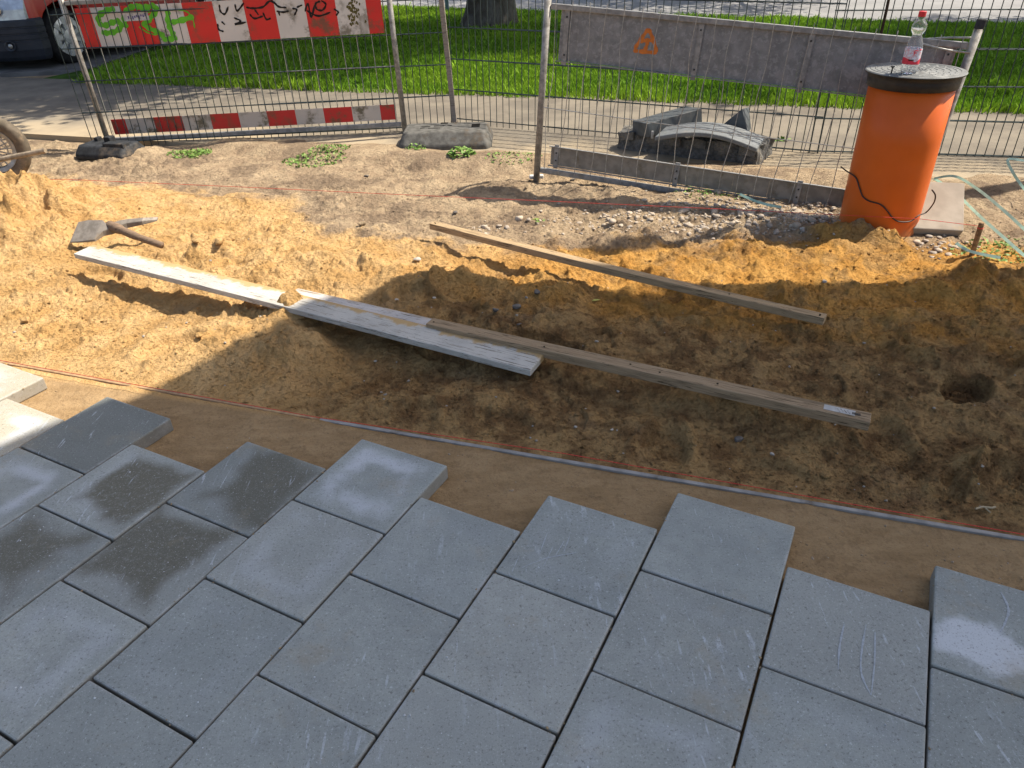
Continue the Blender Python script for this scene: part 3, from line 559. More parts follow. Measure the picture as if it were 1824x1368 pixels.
# ------------------------------------------------------------------ barriers and mesh
def rod(b, a, c, r, n=8): b.tube([a, c], r, n)
def barrier(L, name, label, front, postH=1.02, z_top=.90):
    T = thing(name, label, 'barrier')
    for x in (0, L):
        b = MB(); rod(b, (x, 0, -.04), (x, 0, postH), .0185, 14); pst = b.build('post', galv_old, T, smooth=False)
        for pl in pst.data.polygons: pl.use_smooth = len(pl.vertices) == 4
        MB().lathe([(.0205, postH - .03), (.0205, postH + .006), (.016, postH + .01)], 14, (x, 0, 0)).build('end_cap', black_rub, pst)
    b = MB(); b.box((L / 2, 0, z_top), (L - .042, .024, .026)); b.build('top_rail', galv, T, bevel=.003)
    b = MB(); b.box((L / 2, 0, .032), (L - .042, .026, .028)); b.build('bottom_rail', galv, T, bevel=.003)
    for z0, z1, nm, slots in ((.630, .872, 'warning_board', (red_b, white_b)), (.070, .172, 'kick_board', (red_s, white_s))):
        b = MB(); x0, x1 = .075, L - .055; u = (x1 - x0) / 10; edges = [x0] + [x0 + u * (.5 + k) for k in range(10)] + [x1]
        y0 = -.016 if front else .010
        for i in range(11):
            b.cur = i % 2 if front else 0; b.box(((edges[i] + edges[i + 1]) / 2, y0, (z0 + z1) / 2), (edges[i + 1] - edges[i] - .0004, .004, z1 - z0))
        bo = b.build(nm, list(slots) if front else [board_back if z0 > .5 else kick_back], T)
        if not front:
            for x in ([x0 + .035, L * .40, L * .66, x1 - .03] if z0 > .5 else [x0 + .035, L * .40, L * .72, x1 - .03]):
                b = MB(); b.box((x, -.0005 if z0 > .5 else .0, (z0 + z1) / 2), (.026, .006, z1 - z0 + (.03 if z0 < .5 else .04))); bk = b.build('bracket', galv, T)
                for z in (z0 + .03, z1 - .03): MB().box((x, -.0045, z), (.008, .003, .008)).build('rivet', black_rub, bk)
            for z in (z1 + .004, z0 - .004): MB().box((L / 2, -.002, z), (x1 - x0, .014, .004)).build('edge_strip', galv, bo)
    return T
# red and white barrier
B1 = Vector((-2.845, 5.405, 0)); B1e = Vector((-.715, 5.432, .042)); L1 = (B1e - B1).length
br1 = barrier(L1, 'safety_barrier', 'red and white striped barrier with green and black graffiti at the top left', True, postH=1.15, z_top=.905)
br1.location = B1; br1.rotation_euler = (0, -.0195, math.atan2((B1e - B1).y, (B1e - B1).x))
b = MB(); nW = 21
for i in range(nW):
    x = .05 + (L1 - .1) * i / (nW - 1); jx = random.uniform(-.004, .004); b.tube([(x, .012, .045), (x + jx, .012, .30), (x, .012, .62), (x, .012, .89)], .0022, 5)
b.tube([(.02, .012, .425), (L1 - .02, .012, .418)], .0026, 5)
b.build('infill_wires', wire_l, br1)
wb_obj = [c for c in br1.children if c.name.startswith('warning_board')][0]
def paint(strokes, r, name, mat, par, yy=-.0192, flat=.12):
    for s_ in strokes: 
        b = MB(); P = smoothpts([Vector((x, yy, z)) for x, z in s_], 6); v0 = len(b.v)
        # flat ribbon in board plane
        vs = []; fs = []
        for i, p in enumerate(P):
            t = (P[min(i + 1, len(P) - 1)] - P[max(i - 1, 0)]); t.y = 0; t.normalize(); a = Vector((-t.z, 0, t.x)); ww = r * (1 + .25 * math.sin(i * 1.3)) * (min(1, .45 + i * .3)) * min(1, .45 + (len(P) - 1 - i) * .3)
            yk = -.00012 * (strokes.index(s_) % 6)
            vs += [p + a * ww + Vector((0, yk, 0)), p - a * ww + Vector((0, yk, 0))]
        for i in range(len(P) - 1): fs.append((2 * i, 2 * i + 1, 2 * i + 3, 2 * i + 2))
        b.add(vs, fs); o = b.build(name, mat, par)
    return o
def bx(px, py):                # photo pixel -> (x, z) on the barrier 1 plane
    d = ray(px, py); n_ = Vector((-(B1e - B1).y, (B1e - B1).x, 0)).normalized(); o = Vector((0, 0, CAM_H)); t = (B1 - n_ * .019 - o).dot(n_) / d.dot(n_); p = o + d * t
    return ((p - B1).dot((B1e - B1).normalized()), p.z)
green_p = simple('green spray paint', (.13, .46, .03), .6, .2, 0, .2, 20); black_p = simple('black spray paint', (.015, .013, .012), .6, .2)
paint([[bx(*p) for p in S_] for S_ in (
    [(205, 17), (192, 20), (178, 28), (176, 40), (186, 47), (200, 42), (212, 40), (216, 50), (205, 58), (190, 60), (181, 58)],
    [(226, 52), (222, 36), (228, 20), (240, 14), (252, 17), (268, 24)],
    [(246, 14), (262, 16), (275, 14), (279, 22), (268, 36), (258, 46), (268, 54), (285, 62), (294, 70)],
    [(300, 22), (300, 40), (304, 55), (312, 68)], [(290, 73), (306, 73), (316, 70)], [(346, 34), (326, 40), (306, 44)],
    )], .0165, 'green_graffiti', green_p, wb_obj)
paint([[bx(*p) for p in S_] for S_ in ([(318, 22), (335, 26), (345, 40), (348, 55)], [(248, 50), (262, 60), (280, 66)])], .004, 'thin_graffiti', green_p, wb_obj, yy=-.0196)
paint([[bx(*p) for p in S_] for S_ in (
    [(392, 14), (394, 26), (402, 31), (408, 18)], [(389, 48), (391, 58), (400, 62)], [(396, 44), (402, 50)], [(418, 38), (430, 44), (420, 50), (440, 46)], [(420, 14), (424, 26), (436, 12)],
    [(440, 20), (452, 22), (470, 20), (482, 10), (495, 16)], [(446, 32), (455, 40), (470, 36)], [(484, 8), (498, 20), (512, 22)],
    [(494, 28), (506, 30), (516, 28)], [(498, 30), (500, 36)], [(522, 24), (530, 26), (526, 36)], [(530, 22), (540, 18)],
    [(545, 30), (550, 16), (556, 40), (562, 18)], [(572, 12), (564, 16), (566, 26), (576, 28), (582, 18), (574, 11)], [(548, 28), (568, 38), (590, 32)], [(596, 26), (604, 32), (600, 38)], [(470, 30), (476, 42), (484, 40)], [(455, 24), (462, 34)])], .0058, 'black_graffiti', black_p, wb_obj, yy=-.0198)
_g = random.Random(12); dabs = []
for k in range(60):
    yy_ = _g.uniform(2, 54); xx_ = 632 + _g.gauss(0, 3 + yy_ * .12); dabs.append([(xx_, yy_), (xx_ + _g.uniform(-1.5, 1.5), yy_ + 2), (xx_ + _g.uniform(-2, 2), yy_ + 4.5)])
olive = simple('olive grime', (.15, .125, .045), .9, .1, 0, .5, 60)
for S_ in dabs: paint([[bx(*p) for p in S_]], .005, 'grime_patch', olive, wb_obj, yy=-.0186 - .0001 * _g.random())
b = MB(); c0 = bx(243, 32); b.box((c0[0], -.0200, c0[1]), (.165, .0006, .05)); stk_ = b.build('sticker', simple('torn white sticker', (.55, .55, .56), .5, .3, 0, .3, 60), wb_obj)
b = MB()
for k in range(9): b.box((c0[0] - .05 + .014 * k, -.0206, c0[1] + random.uniform(-.012, .012)), (.009, .0006, random.uniform(.008, .024)))
b.build('sticker_print', simple('violet print', (.12, .10, .25), .5), stk_)
# grey barrier seen from behind
B3 = Vector((.182, 4.262, .022)); B3e = Vector((2.04, 3.55, -.13)); L3 = (B3e - B3).length
br3 = barrier(L3, 'safety_barrier', 'grey back of a barrier with an orange triangle mark, leaning behind the orange pipe', False, postH=.985, z_top=.885)
br3.location = B3; d3 = B3e - B3; br3.rotation_euler = (0, -math.asin(d3.z / L3), math.atan2(d3.y, d3.x))
b = MB(); nW = 22; rr = random.Random(4)
for i in range(nW):
    x = .05 + (L3 - .1) * i / (nW - 1); P = [(x + rr.uniform(-.012, .012) * (0 if k in (0, 5) else 1), -.019 + rr.uniform(-.004, .002), z) for k, z in enumerate((.03, .17, .35, .55, .73, .92))]; b.tube(smoothpts(P, 4), .0022, 5)
b.tube([(.02, -.021, .385), (L3 * .5, -.024, .382), (L3 - .02, -.021, .39)], .0026, 5)
b.build('infill_wires', wire_l, br3)
b = MB(); b.tube(smoothpts([(L3 - .005, -.02, .86), (L3 - .10, -.05, .865), (L3 - .21, -.03, .878), (L3 - .235, .0, .885), (L3 - .20, .03, .89), (L3 - .1, .04, .905), (L3 - .01, .022, .915)]), .0045, 7); b.build('coupling_loop', wire_l, br3, smooth=True)
wb3 = [c for c in br3.children if c.name.startswith('warning_board')][0]
def b3(px, py):
    M = br3.matrix_basis.copy(); n_ = (M.to_3x3() @ Vector((0, 1, 0))); o = Vector((0, 0, CAM_H)); d = ray(px, py); p_on = M @ Vector((0, .006, 0)); t = (p_on - o).dot(n_) / d.dot(n_); q_ = M.inverted() @ (o + d * t); return (q_.x, q_.z)
bpy.context.view_layer.update()
org = simple('orange spray paint', (.62, .19, .04), .7, .2, 0, .2, 30)
paint([[b3(*p) for p in S_] for S_ in ([(1155, 51), (1143, 68), (1130, 87)], [(1155, 51), (1163, 70), (1170, 93)], [(1128, 90), (1145, 92), (1170, 94)], [(1139, 74), (1153, 72), (1163, 72)], [(1154, 74), (1150, 86), (1146, 92)])], .0095, 'orange_mark', org, wb3, yy=.0068)
# mesh mats
def mat_mesh(p, q_, rows, H, label, tilt=0, seed=1, bend=0):
    d = q_ - p; L = math.hypot(d.x, d.y); b = MB(); rr = random.Random(seed); nv = int(round(L / .05)) + 1
    for i in range(nv):
        x = i * .05; j1, j2 = rr.uniform(-.003, .003), rr.uniform(-.003, .003); jb = -bend * math.exp(-x / .12)
        b.tube([(x, 0, rows[0] - .035), (x + j1 + jb * .2, 0, .35), (x + j2 + jb, 0, .75), (x, 0, H)], .0029, 5)
    for z in rows:
        for s_ in (-1, 1): b.tube([(-.005, s_ * .005, z), (L * .33, s_ * .005 + rr.uniform(-.004, .004), z + rr.uniform(-.004, .004)), (L * .66, s_ * .005, z + rr.uniform(-.004, .004)), (L + .005, s_ * .005, z)], .0034, 5)
    o = b.build('wire_mesh_fence', wire_m, None, loc=p, rot=(tilt, -math.asin(d.z / L) if L else 0, math.atan2(d.y, d.x))); props(o, label, 'wire fence', 'steel wire mesh fence panels'); return o
rows = [.028 + .204 * k for k in range(6)]
mat_mesh(Vector((-2.925, 5.345, 0)), Vector((-.385, 5.51, .012)), rows, 1.09, 'wire mesh panel standing in front of the red and white barrier', bend=.02)
mat_mesh(Vector((-.37, 5.64, .03)), Vector((1.93, 4.575, -.005)), rows, 1.09, 'middle wire mesh panel running behind the grey barrier', seed=2)
mat_mesh(Vector((1.90, 4.60, -.01)), Vector((4.30, 4.08, -.02)), [.03 + .196 * k for k in range(6)], 1.09, 'right wire mesh panel behind the orange pipe', seed=3)
# wooden post
pb = at(812, 237); wp = thing('wooden_post', 'weathered grey wooden post with a splintered foot between two mesh panels', 'post', (pb.x, pb.y - .01, 0), (0, -.045, 0))
grey_w = wood_mat('grey weathered wood', (.30, .26, .22), (.21, .18, .155)); brk = wood_mat('broken brown wood', (.22, .12, .06), (.14, .075, .04))
b = MB(); b.box((0, 0, .68), (.034, .034, 1.20)); b.build('shaft', grey_w, wp, bevel=.004)
b = MB()
for k in range(6):
    a = k * 1.05; x, y = math.cos(a) * .013, math.sin(a) * .012; h = .09 + .04 * (k % 3); b.hexa([(x - .009, y - .006, -.03), (x + .009, y - .006, -.03), (x + .009, y + .006, -.03), (x - .009, y + .006, -.03)], [(x * 1.9 - .002, y * 1.5 - .001, h), (x * 1.9 + .002, y * 1.5 - .001, h), (x * 1.9 + .002, y * 1.5 + .001, h), (x * 1.9 - .002, y * 1.5 + .001, h)])
b.build('splinters', brk, wp)
b = MB(); sp_ = at(1526, 284); rr = random.Random(9); P = [(rr.uniform(-.006, .006), 0, z) for z in np.linspace(0, 1.15, 9)]; b.tube(smoothpts(P, 3), .008, 7)
props(b.build('thin_stake', simple('dark brown bark', (.05, .035, .025), .9, .1, 0, .3, 40, .5), smooth=True, loc=(sp_.x, sp_.y, 0), rot=(0, -.03, 0)), 'thin dark stick standing against the mesh where two panels meet', 'stick')
# ------------------------------------------------------------------ fence feet
def foot(loc, rz, L, W_, H, mat, label, name='fence_foot', sink=.01):
    T = thing(name, label, 'fence foot', (loc.x, loc.y, loc.z - sink), (0, 0, rz)); a, c = L / 2, W_ / 2
    bot = [(-a, -c * .8), (-a * .9, -c), (a * .9, -c), (a, -c * .7), (a, c * .7), (a * .9, c), (-a * .9, c), (-a, c * .8)]; k = .70
    topv = [(x * .90, y * .68) for x, y in bot]; b = MB(); n_ = 8
    mid = [(x * 1.0, y * 1.0) for x, y in bot]
    vs = [(x, y, 0) for x, y in bot] + [(x, y, H * .35) for x, y in mid] + [(x, y, H) for x, y in topv]
    fs = [tuple(range(8))[::-1], tuple(range(16, 24))] + [(r * 8 + i, r * 8 + (i + 1) % 8, r * 8 + 8 + (i + 1) % 8, r * 8 + 8 + i) for r in (0, 1) for i in range(8)]
    b.add(vs, fs); body = b.build('block', mat, T, bevel=.012, seg=3)
    return T, body
conc_d = simple('grey recycled plastic', (.125, .12, .108), .85, .2, 0, .4, 25, .5, .003, dirt=.4)
darkhole = simple('dark opening', (.012, .011, .010), .95, .05)
fp = at(797, 257, .0); ft, fb = foot(Vector((fp.x, fp.y, .0)), -.02, .62, .40, .115, conc_d, 'grey fence foot block with square openings under the wooden post', sink=.0)
MB().box((.20, .02, .1135), (.055, .09, .008)).build('opening', darkhole, fb); MB().box((-.02, .11, .1135), (.05, .03, .008)).build('opening', darkhole, fb)
for x, y, w in ((-.16, -.02, .03), (-.08, -.028, .08), (-.14, .02, .06), (-.05, .03, .07), (.02, .045, .03)): MB().box((x, y, .1155), (w, .010, .003)).build('slot', darkhole, fb)
fp = at(200, 276, .0); ft, fb = foot(Vector((fp.x, fp.y, hz1(fp.x, fp.y))), -.25, .40, .26, .085, black_rub, 'black rubber fence foot half buried in dirt under the striped barrier', sink=.035)
for c_, z_ in (((.0, .02, .10), (.05, .06, .05)), ((-.12, .05, .09), (.03, .05, .04)), ((.10, -.05, .08), (.16, .07, .045))): MB().box(c_, z_).build('lug', black_rub, fb, bevel=.006)
b = MB(); wpz = at(955, 318, 0.); b.box((0, 0, .012), (.085, .03, .022)); props(b.build('white_plastic_stub', simple('white plastic', (.6, .58, .54), .6), bevel=.006, loc=(B3.x, B3.y + .035, hz1(B3.x, B3.y) + .01), rot=(0, 0, .02)), 'small white plastic stub at the foot of the grey barrier post', 'plastic piece')
# ------------------------------------------------------------------ rubble stack behind the grey barrier
from mathutils import noise as mnoise
def rough_block(c, size, rz, name, label, cat, mat, amp=.02, rx=0, ry=0, sub=5, parent=None, freq=9):
    bm = bmesh.new(); bmesh.ops.create_cube(bm, size=1); bmesh.ops.subdivide_edges(bm, edges=bm.edges, cuts=sub, use_grid_fill=True)
    sd = Vector((c[0] * 3, c[1] * 2, 1))
    for v in bm.verts:
        p = Vector((v.co.x * size[0], v.co.y * size[1], v.co.z * size[2])); v.co = p + mnoise.noise_vector(p * freq + sd) * amp
    me = bpy.data.meshes.new(name); bm.to_mesh(me); bm.free(); me.materials.append(mat); o = bpy.data.objects.new(name, me); COL.objects.link(o)
    o.location = c; o.rotation_euler = (rx, ry, rz); 
    if parent: o.parent = parent
    if label: props(o, label, cat)
    return o
dark_c = simple('rough dark concrete', (.16, .155, .145), .9, .15, 0, .45, 30, .9, .012, dirt=.5, dirtc=(.28, .25, .2))
sc_ = at(1215, 272, .0)
sa, sb = at(1098, 268, 0), at(1345, 300, 0); ang = math.atan2(sb.y - sa.y, sb.x - sa.x); mid = (sa + sb) / 2 + Vector((.09, .13, .055)); LS = (sb - sa).length
rough_block(mid, (LS, .30, .13), ang, 'broken_concrete_block', 'rough broken concrete block on the path behind the grey barrier', 'rubble', dark_c, .028, sub=9, freq=12)
br = MB()
dk = simple('dark grey coated timber', (.085, .095, .10), .6, .35, 0, .25, 14, .3, .002, dirt=.3, dirtc=(.15, .14, .13))
rr = random.Random(3)
for i in range(6):
    f_ = (i + .5) / 6; p = sa.lerp(sb, f_) + Vector((.02, .03, 0)); rough_block((p.x + rr.uniform(-.02, .02), p.y - .01, .10 + rr.uniform(-.005, .01)), (rr.uniform(.07, .11), .07, .05), ang + rr.uniform(-.3, .3), 'broken_brick', None, None, dark_c, .008, sub=3)
    props(COL.objects[-1], ['leftmost broken brick', 'second broken brick from the left', 'third broken brick from the left', 'fourth broken brick from the left', 'fifth broken brick from the left', 'rightmost broken brick'][i] + ' wedged on the front of the dark rubble block', 'brick', 'broken bricks on the rubble block')
def tilted_box(pA, pB, up, w, h, name, label, cat, mat, bev=.004):
    d = (pB - pA); L = d.length; X_ = d.normalized(); Z_ = (up - X_ * up.dot(X_)).normalized(); Y_ = Z_.cross(X_)
    M = Matrix((X_, Y_, Z_)).transposed().to_4x4(); M.translation = (pA + pB) / 2
    b = MB(); b.box((0, 0, 0), (L, w, h)); o = b.build(name, mat, bevel=bev); o.matrix_world = M; props(o, label, cat); return o
tilted_box(at(1140, 230, .155), at(1236, 203, .20), Vector((-.1, .05, 1)), .17, .085, 'kerb_block', 'dark grey rectangular block tilted on the left of the rubble heap', 'block', dk)
gr_pl = simple('grey rubber sheet', (.15, .16, .165), .6, .35, 0, .2, 25, .3, .002, dirt=.3, dirtc=(.2, .19, .17))
# arched cover
a_, b_ = at(1165, 252, .14), at(1348, 268, .11); nA = 16; vs = []; fs = []; dpt = Vector((.11, .21, 0))
for i in range(nA + 1):
    u = i / nA; p = a_.lerp(b_, u) + Vector((0, 0, .055 * math.sin(math.pi * u) - .015 * u))
    for q_ in (p, p + dpt + Vector((0, 0, .01))): vs += [q_, q_ + Vector((0, 0, .028))]
for i in range(nA):
    k = i * 4; fs += [(k, k + 4, k + 5, k + 1), (k + 1, k + 5, k + 7, k + 3), (k + 3, k + 7, k + 6, k + 2), (k + 2, k + 6, k + 4, k)]
fs += [(0, 1, 3, 2), (nA * 4, nA * 4 + 2, nA * 4 + 3, nA * 4 + 1)]
b = MB(); b.add(vs, fs); props(b.build('arched_cover', gr_pl, bevel=.008, seg=3), 'arched grey plastic cover lying over the rubble block', 'cover')
b = MB(); wv = at(1318, 236, .15); b.add([(-.12, -.03, 0), (.08, -.06, 0), (.07, .07, 0), (-.11, .08, 0), (.02, -.04, .135), (.04, .06, .13)], [(3, 2, 1, 0), (0, 1, 4), (1, 2, 5, 4), (2, 3, 5), (3, 0, 4, 5)])
props(b.build('wedge_block', dk, bevel=.003, loc=wv + Vector((0, .06, 0)), rot=(0, 0, -.5)), 'dark pointed wedge standing at the right end of the arched cover', 'wedge')
b = MB(); wc = at(1162, 240, .15); b.box((0, 0, 0), (.014, .012, .045)); props(b.build('pale_peg', simple('pale plastic', (.42, .42, .40), .6), bevel=.002, loc=wc), 'small pale peg between the tilted block and the arched cover', 'peg')
# ------------------------------------------------------------------ pickaxe
pick = thing('pickaxe', 'old pickaxe with flat blade and short handle lying on the sand at the left', 'pickaxe', at(203, 408, .075))
hub = at(203, 408, .075); steel = simple('worn tool steel', (.23, .20, .165), .65, .35, .1, .35, 25, .3, dirt=.6, dirtc=(.30, .22, .13))
def loc(p): return p - hub
A1 = loc(at(131, 412, .065)); A2 = loc(at(184, 407, .082)); side = Vector((.03, .24, .15)).normalized()
b = MB(); secs = [(loc(at(132, 414, .07)), .060, .003), (loc(at(150, 412, .074)), .064, .004), (loc(at(176, 411, .078)), .058, .006), (loc(at(187, 409, .078)), .024, .013), (loc(at(200, 407, .078)), .018, .016), (loc(at(213, 403, .078)), .018, .016), (loc(at(228, 398, .082)), .014, .013), (loc(at(255, 394, .086)), .011, .010), (loc(at(281, 390, .080)), .010, .004)]
vs = []; fs = []
for p, hw, hh in secs: vs += [p - side * hw - Vector((0, 0, hh)), p + side * hw - Vector((0, 0, hh)), p + side * hw + Vector((0, 0, hh)), p - side * hw + Vector((0, 0, hh))]
for i in range(len(secs) - 1):
    for k in range(4): fs.append((i * 4 + k, i * 4 + (k + 1) % 4, i * 4 + 4 + (k + 1) % 4, i * 4 + 4 + k))
fs += [(3, 2, 1, 0), tuple(len(secs) * 4 - 4 + k for k in range(4))]
b.add(vs, fs); b.build('head', steel, pick, bevel=.004, seg=2)
b = MB(); P = [loc(at(196, 402, .085)), loc(at(212, 408, .085)), loc(at(240, 420, .075)), loc(at(268, 430, .06)), loc(at(289, 437, .045))]; b.tube(smoothpts(P, 4), [.024] * 5 + [.019] * 4 + [.016] * 8, 12)
b.build('handle', wood_mat('worn handle wood', (.25, .17, .11), (.16, .11, .075)), pick, smooth=True)
# ------------------------------------------------------------------ wheelbarrow at the left edge
wc_ = at(50, 322, .0); wx = at(6, 326, .0); ctr = Vector((wx.x, wx.y + .02, .197))
wbw = thing('wheelbarrow', 'wheelbarrow cut by the left edge, its dusty tyre and spoked rim showing', 'wheelbarrow', ctr)
axis = Vector((.30, -.95, 0)).normalized(); tang = Vector((.95, .30, 0)).normalized()
Mw = Matrix((tang, Vector((0, 0, 1)), -axis)).transposed()
if Mw.determinant() < 0: Mw = Matrix((tang, Vector((0, 0, 1)), axis)).transposed()
Mw4 = Mw.to_4x4(); whl = thing('wheel', None, None); whl.parent = wbw
tyre_m = simple('dusty tyre rubber', (.14, .115, .085), .85, .15, 0, .35, 18, .4, dirt=.5, dirtc=(.30, .22, .14))
prof = [(.13, -.03), (.150, -.040), (.175, -.044), (.190, -.038), (.199, -.022), (.202, 0), (.199, .022), (.190, .038), (.175, .044), (.150, .040), (.13, .03)]
b = MB(); b.lathe(prof, 56, cap=False); b.xf(Mw4); b.build('tyre', tyre_m, whl, smooth=True)
b = MB(); b.lathe([(.108, -.026), (.131, -.036), (.133, -.030), (.112, -.018), (.112, .018), (.133, .030), (.131, .036), (.108, .026)], 56, cap=False)
for k in range(18):
    a = k / 18 * 2 * math.pi; b.box((math.cos(a) * .077, math.sin(a) * .077, .012), (.072, .0055, .012), Matrix.Rotation(a, 3, 'Z'))
b.lathe([(.080, .010), (.086, .010), (.086, .016), (.080, .016), (.080, .010)], 40, cap=False)
b.xf(Mw4); b.build('rim', simple('grey wheel rim', (.36, .36, .34), .5, .5, .4, .3, 30), whl)
b = MB(); b.lathe([(.0, -.05), (.032, -.05), (.032, .045), (.0, .045)], 20); b.xf(Mw4); b.build('hub', simple('rusty hub', (.24, .09, .04), .8, .2, .2, .5, 50), whl)
b = MB(); e0, e1 = at(81, 268, .33) - ctr, at(0, 284, .29) - ctr; dd = (e1 - e0); b.tube([e0, e1, e1 + dd * 2.2], .0135, 10); 
lg = MB(); lg.tube([Vector((-.35, -.05, .10)), Vector((-.5, -.05, -.19)), Vector((-.62, -.05, -.19))], .012, 8); lg.build('leg', galv_old, wbw); b.build('frame', simple('worn brown tube', (.34, .27, .19), .8, .2, 0, .4, 40, .4), wbw)
b = MB(); b.hexa([(-1.1, -.02, .10), (-.35, -.02, .10), (-.35, .42, .10), (-1.1, .42, .10)], [(-1.3, -.14, .36), (-.15, -.14, .36), (-.15, .54, .36), (-1.3, .54, .36)]); b.build('tray', simple('green tray', (.10, .2, .12), .6), wbw)
# ------------------------------------------------------------------ van
van = thing('parked_van', 'red van with dark bumper parked at the top left behind the mesh fence', 'van')
hd = Vector((-.33, -.944, 0)).normalized(); lf = Vector((-hd.y, hd.x, 0))
wc0 = at(137, 113, 0); origin = wc0 - lf * .78 + hd * .0       # ground point under the front axle centre
Mv = Matrix((hd, lf, Vector((0, 0, 1)))).transposed().to_4x4(); Mv.translation = origin; van.matrix_world = Mv
van_red = NM('van red paint', .3, .5); van_red.col((.45, .012, .012)); van_red.b.inputs['Coat Weight'].default_value = .6
van_blk = simple('dark bumper plastic', (.022, .028, .040), .5, .4, 0, .3, 8, .15, dirt=.15, dirtc=(.06, .06, .06))
glass_m = NM('van glass', .05, .6); glass_m.col((.02, .025, .03))
arch = lambda cx: [(cx + .36 * math.cos(a), .30 + .36 * math.sin(a)) for a in np.linspace(math.pi * 1.08, -math.pi * .08, 13)][::-1]
side_poly = [(.34, .28), (.34, .55), (.34, .78), (.32, 1.0), (-.25, 1.16), (-.75, 1.72), (-1.1, 1.85), (-3.35, 1.82), (-3.55, 1.3), (-3.6, .30)]
low = [(x, z) for x, z in [(-2.6 + .36 * math.cos(a), .30 + .36 * math.sin(a)) for a in np.linspace(math.pi, 0, 13)]] + [(x, z) for x, z in [(.36 * math.cos(a), .30 + .36 * math.sin(a)) for a in np.linspace(math.pi, 0, 13)]]
poly = side_poly + low
b = MB(); nP = len(poly)
for yy, kk in ((-.80, 1), (.80, 1)): pass
Mx = Matrix(((1, 0, 0), (0, 0, 1), (0, 1, 0)))
b.prism(poly, -.80, .80, Mx); bd = b.build('body', van_red.mat, van, bevel=.03, seg=3)
b = MB(); b.prism([(-.29, 1.17), (-.76, 1.69), (-1.0, 1.76), (-1.0, 1.17)], -.808, .808, Mx); b.prism([(-1.1, 1.17), (-1.1, 1.76), (-2.1, 1.75), (-2.1, 1.17)], -.808, .808, Mx); b.build('side_windows', glass_m.mat, van)
b = MB(); b.add([(-.22, -.70, 1.19), (-.22, .70, 1.19), (-.73, .64, 1.75), (-.73, -.64, 1.75), (-.28, -.70, 1.15), (-.28, .70, 1.15), (-.79, .64, 1.71), (-.79, -.64, 1.71)], [(0, 1, 2, 3), (7, 6, 5, 4), (0, 4, 5, 1), (1, 5, 6, 2), (2, 6, 7, 3), (3, 7, 4, 0)]); b.build('windscreen', glass_m.mat, van)
# bumper wrapped round the nose
cur = []; 
for a in np.linspace(-1, 1, 41):
    y = a * .845; x = .74 - .30 * abs(a) ** 3.4; cur.append((x, y))
cur = [(.33, -.84)] + cur + [(.33, .84)] 
zs_ = [(.12, -.06), (.16, -.02), (.24, .01), (.33, .012), (.335, .0), (.35, .0), (.355, .014), (.40, .016), (.405, .004), (.42, .004), (.425, .018), (.47, .018), (.475, .006), (.49, .006), (.495, .018), (.55, .012), (.575, -.02)]
vs = []; fs = []
for z, dx in [(z * .92, d) for z, d in zs_]:
    for x, y in cur: 
        n2 = Vector((max(x - .33, .05), y * .6, 0)).normalized(); g = dx if abs(y) > .52 else dx; vs.append((x + n2.x * g, y + n2.y * g * .6, z))
m_ = len(cur)
for i in range(len(zs_) - 1):
    for k in range(m_ - 1): fs.append((i * m_ + k, i * m_ + k + 1, (i + 1) * m_ + k + 1, (i + 1) * m_ + k))
fs.append(tuple((len(zs_) - 1) * m_ + k for k in range(m_))); fs.append(tuple(range(m_))[::-1])
NO = [(.50, -.035), (.60, -.03), (.70, -.04), (.78, -.07), (.88, -.13), (.96, -.22), (1.005, -.33)]; v2 = []; f2 = []
for z, dx in NO:
    for x, y in cur:
        w = max(x - .33, 0) / .41; v2.append((.30 + (x - .30 + dx * w) * (1 if w > 0 else .99), y * (.965 - .05 * (z - .56)), z))
for i in range(len(NO) - 1):
    for k in range(m_ - 1): f2.append((i * m_ + k, i * m_ + k + 1, (i + 1) * m_ + k + 1, (i + 1) * m_ + k))
f2.append(tuple((len(NO) - 1) * m_ + k for k in range(m_))); MB().add(v2, f2).build('bonnet', van_red.mat, van, smooth=True)
b = MB(); b.add(vs, fs); bump_o = b.build('bumper', van_blk, van, smooth=False)
def nosept(y, off_=.0): a = y / .845; return Vector((.74 - .30 * abs(a) ** 3.4 + off_, y, 0))
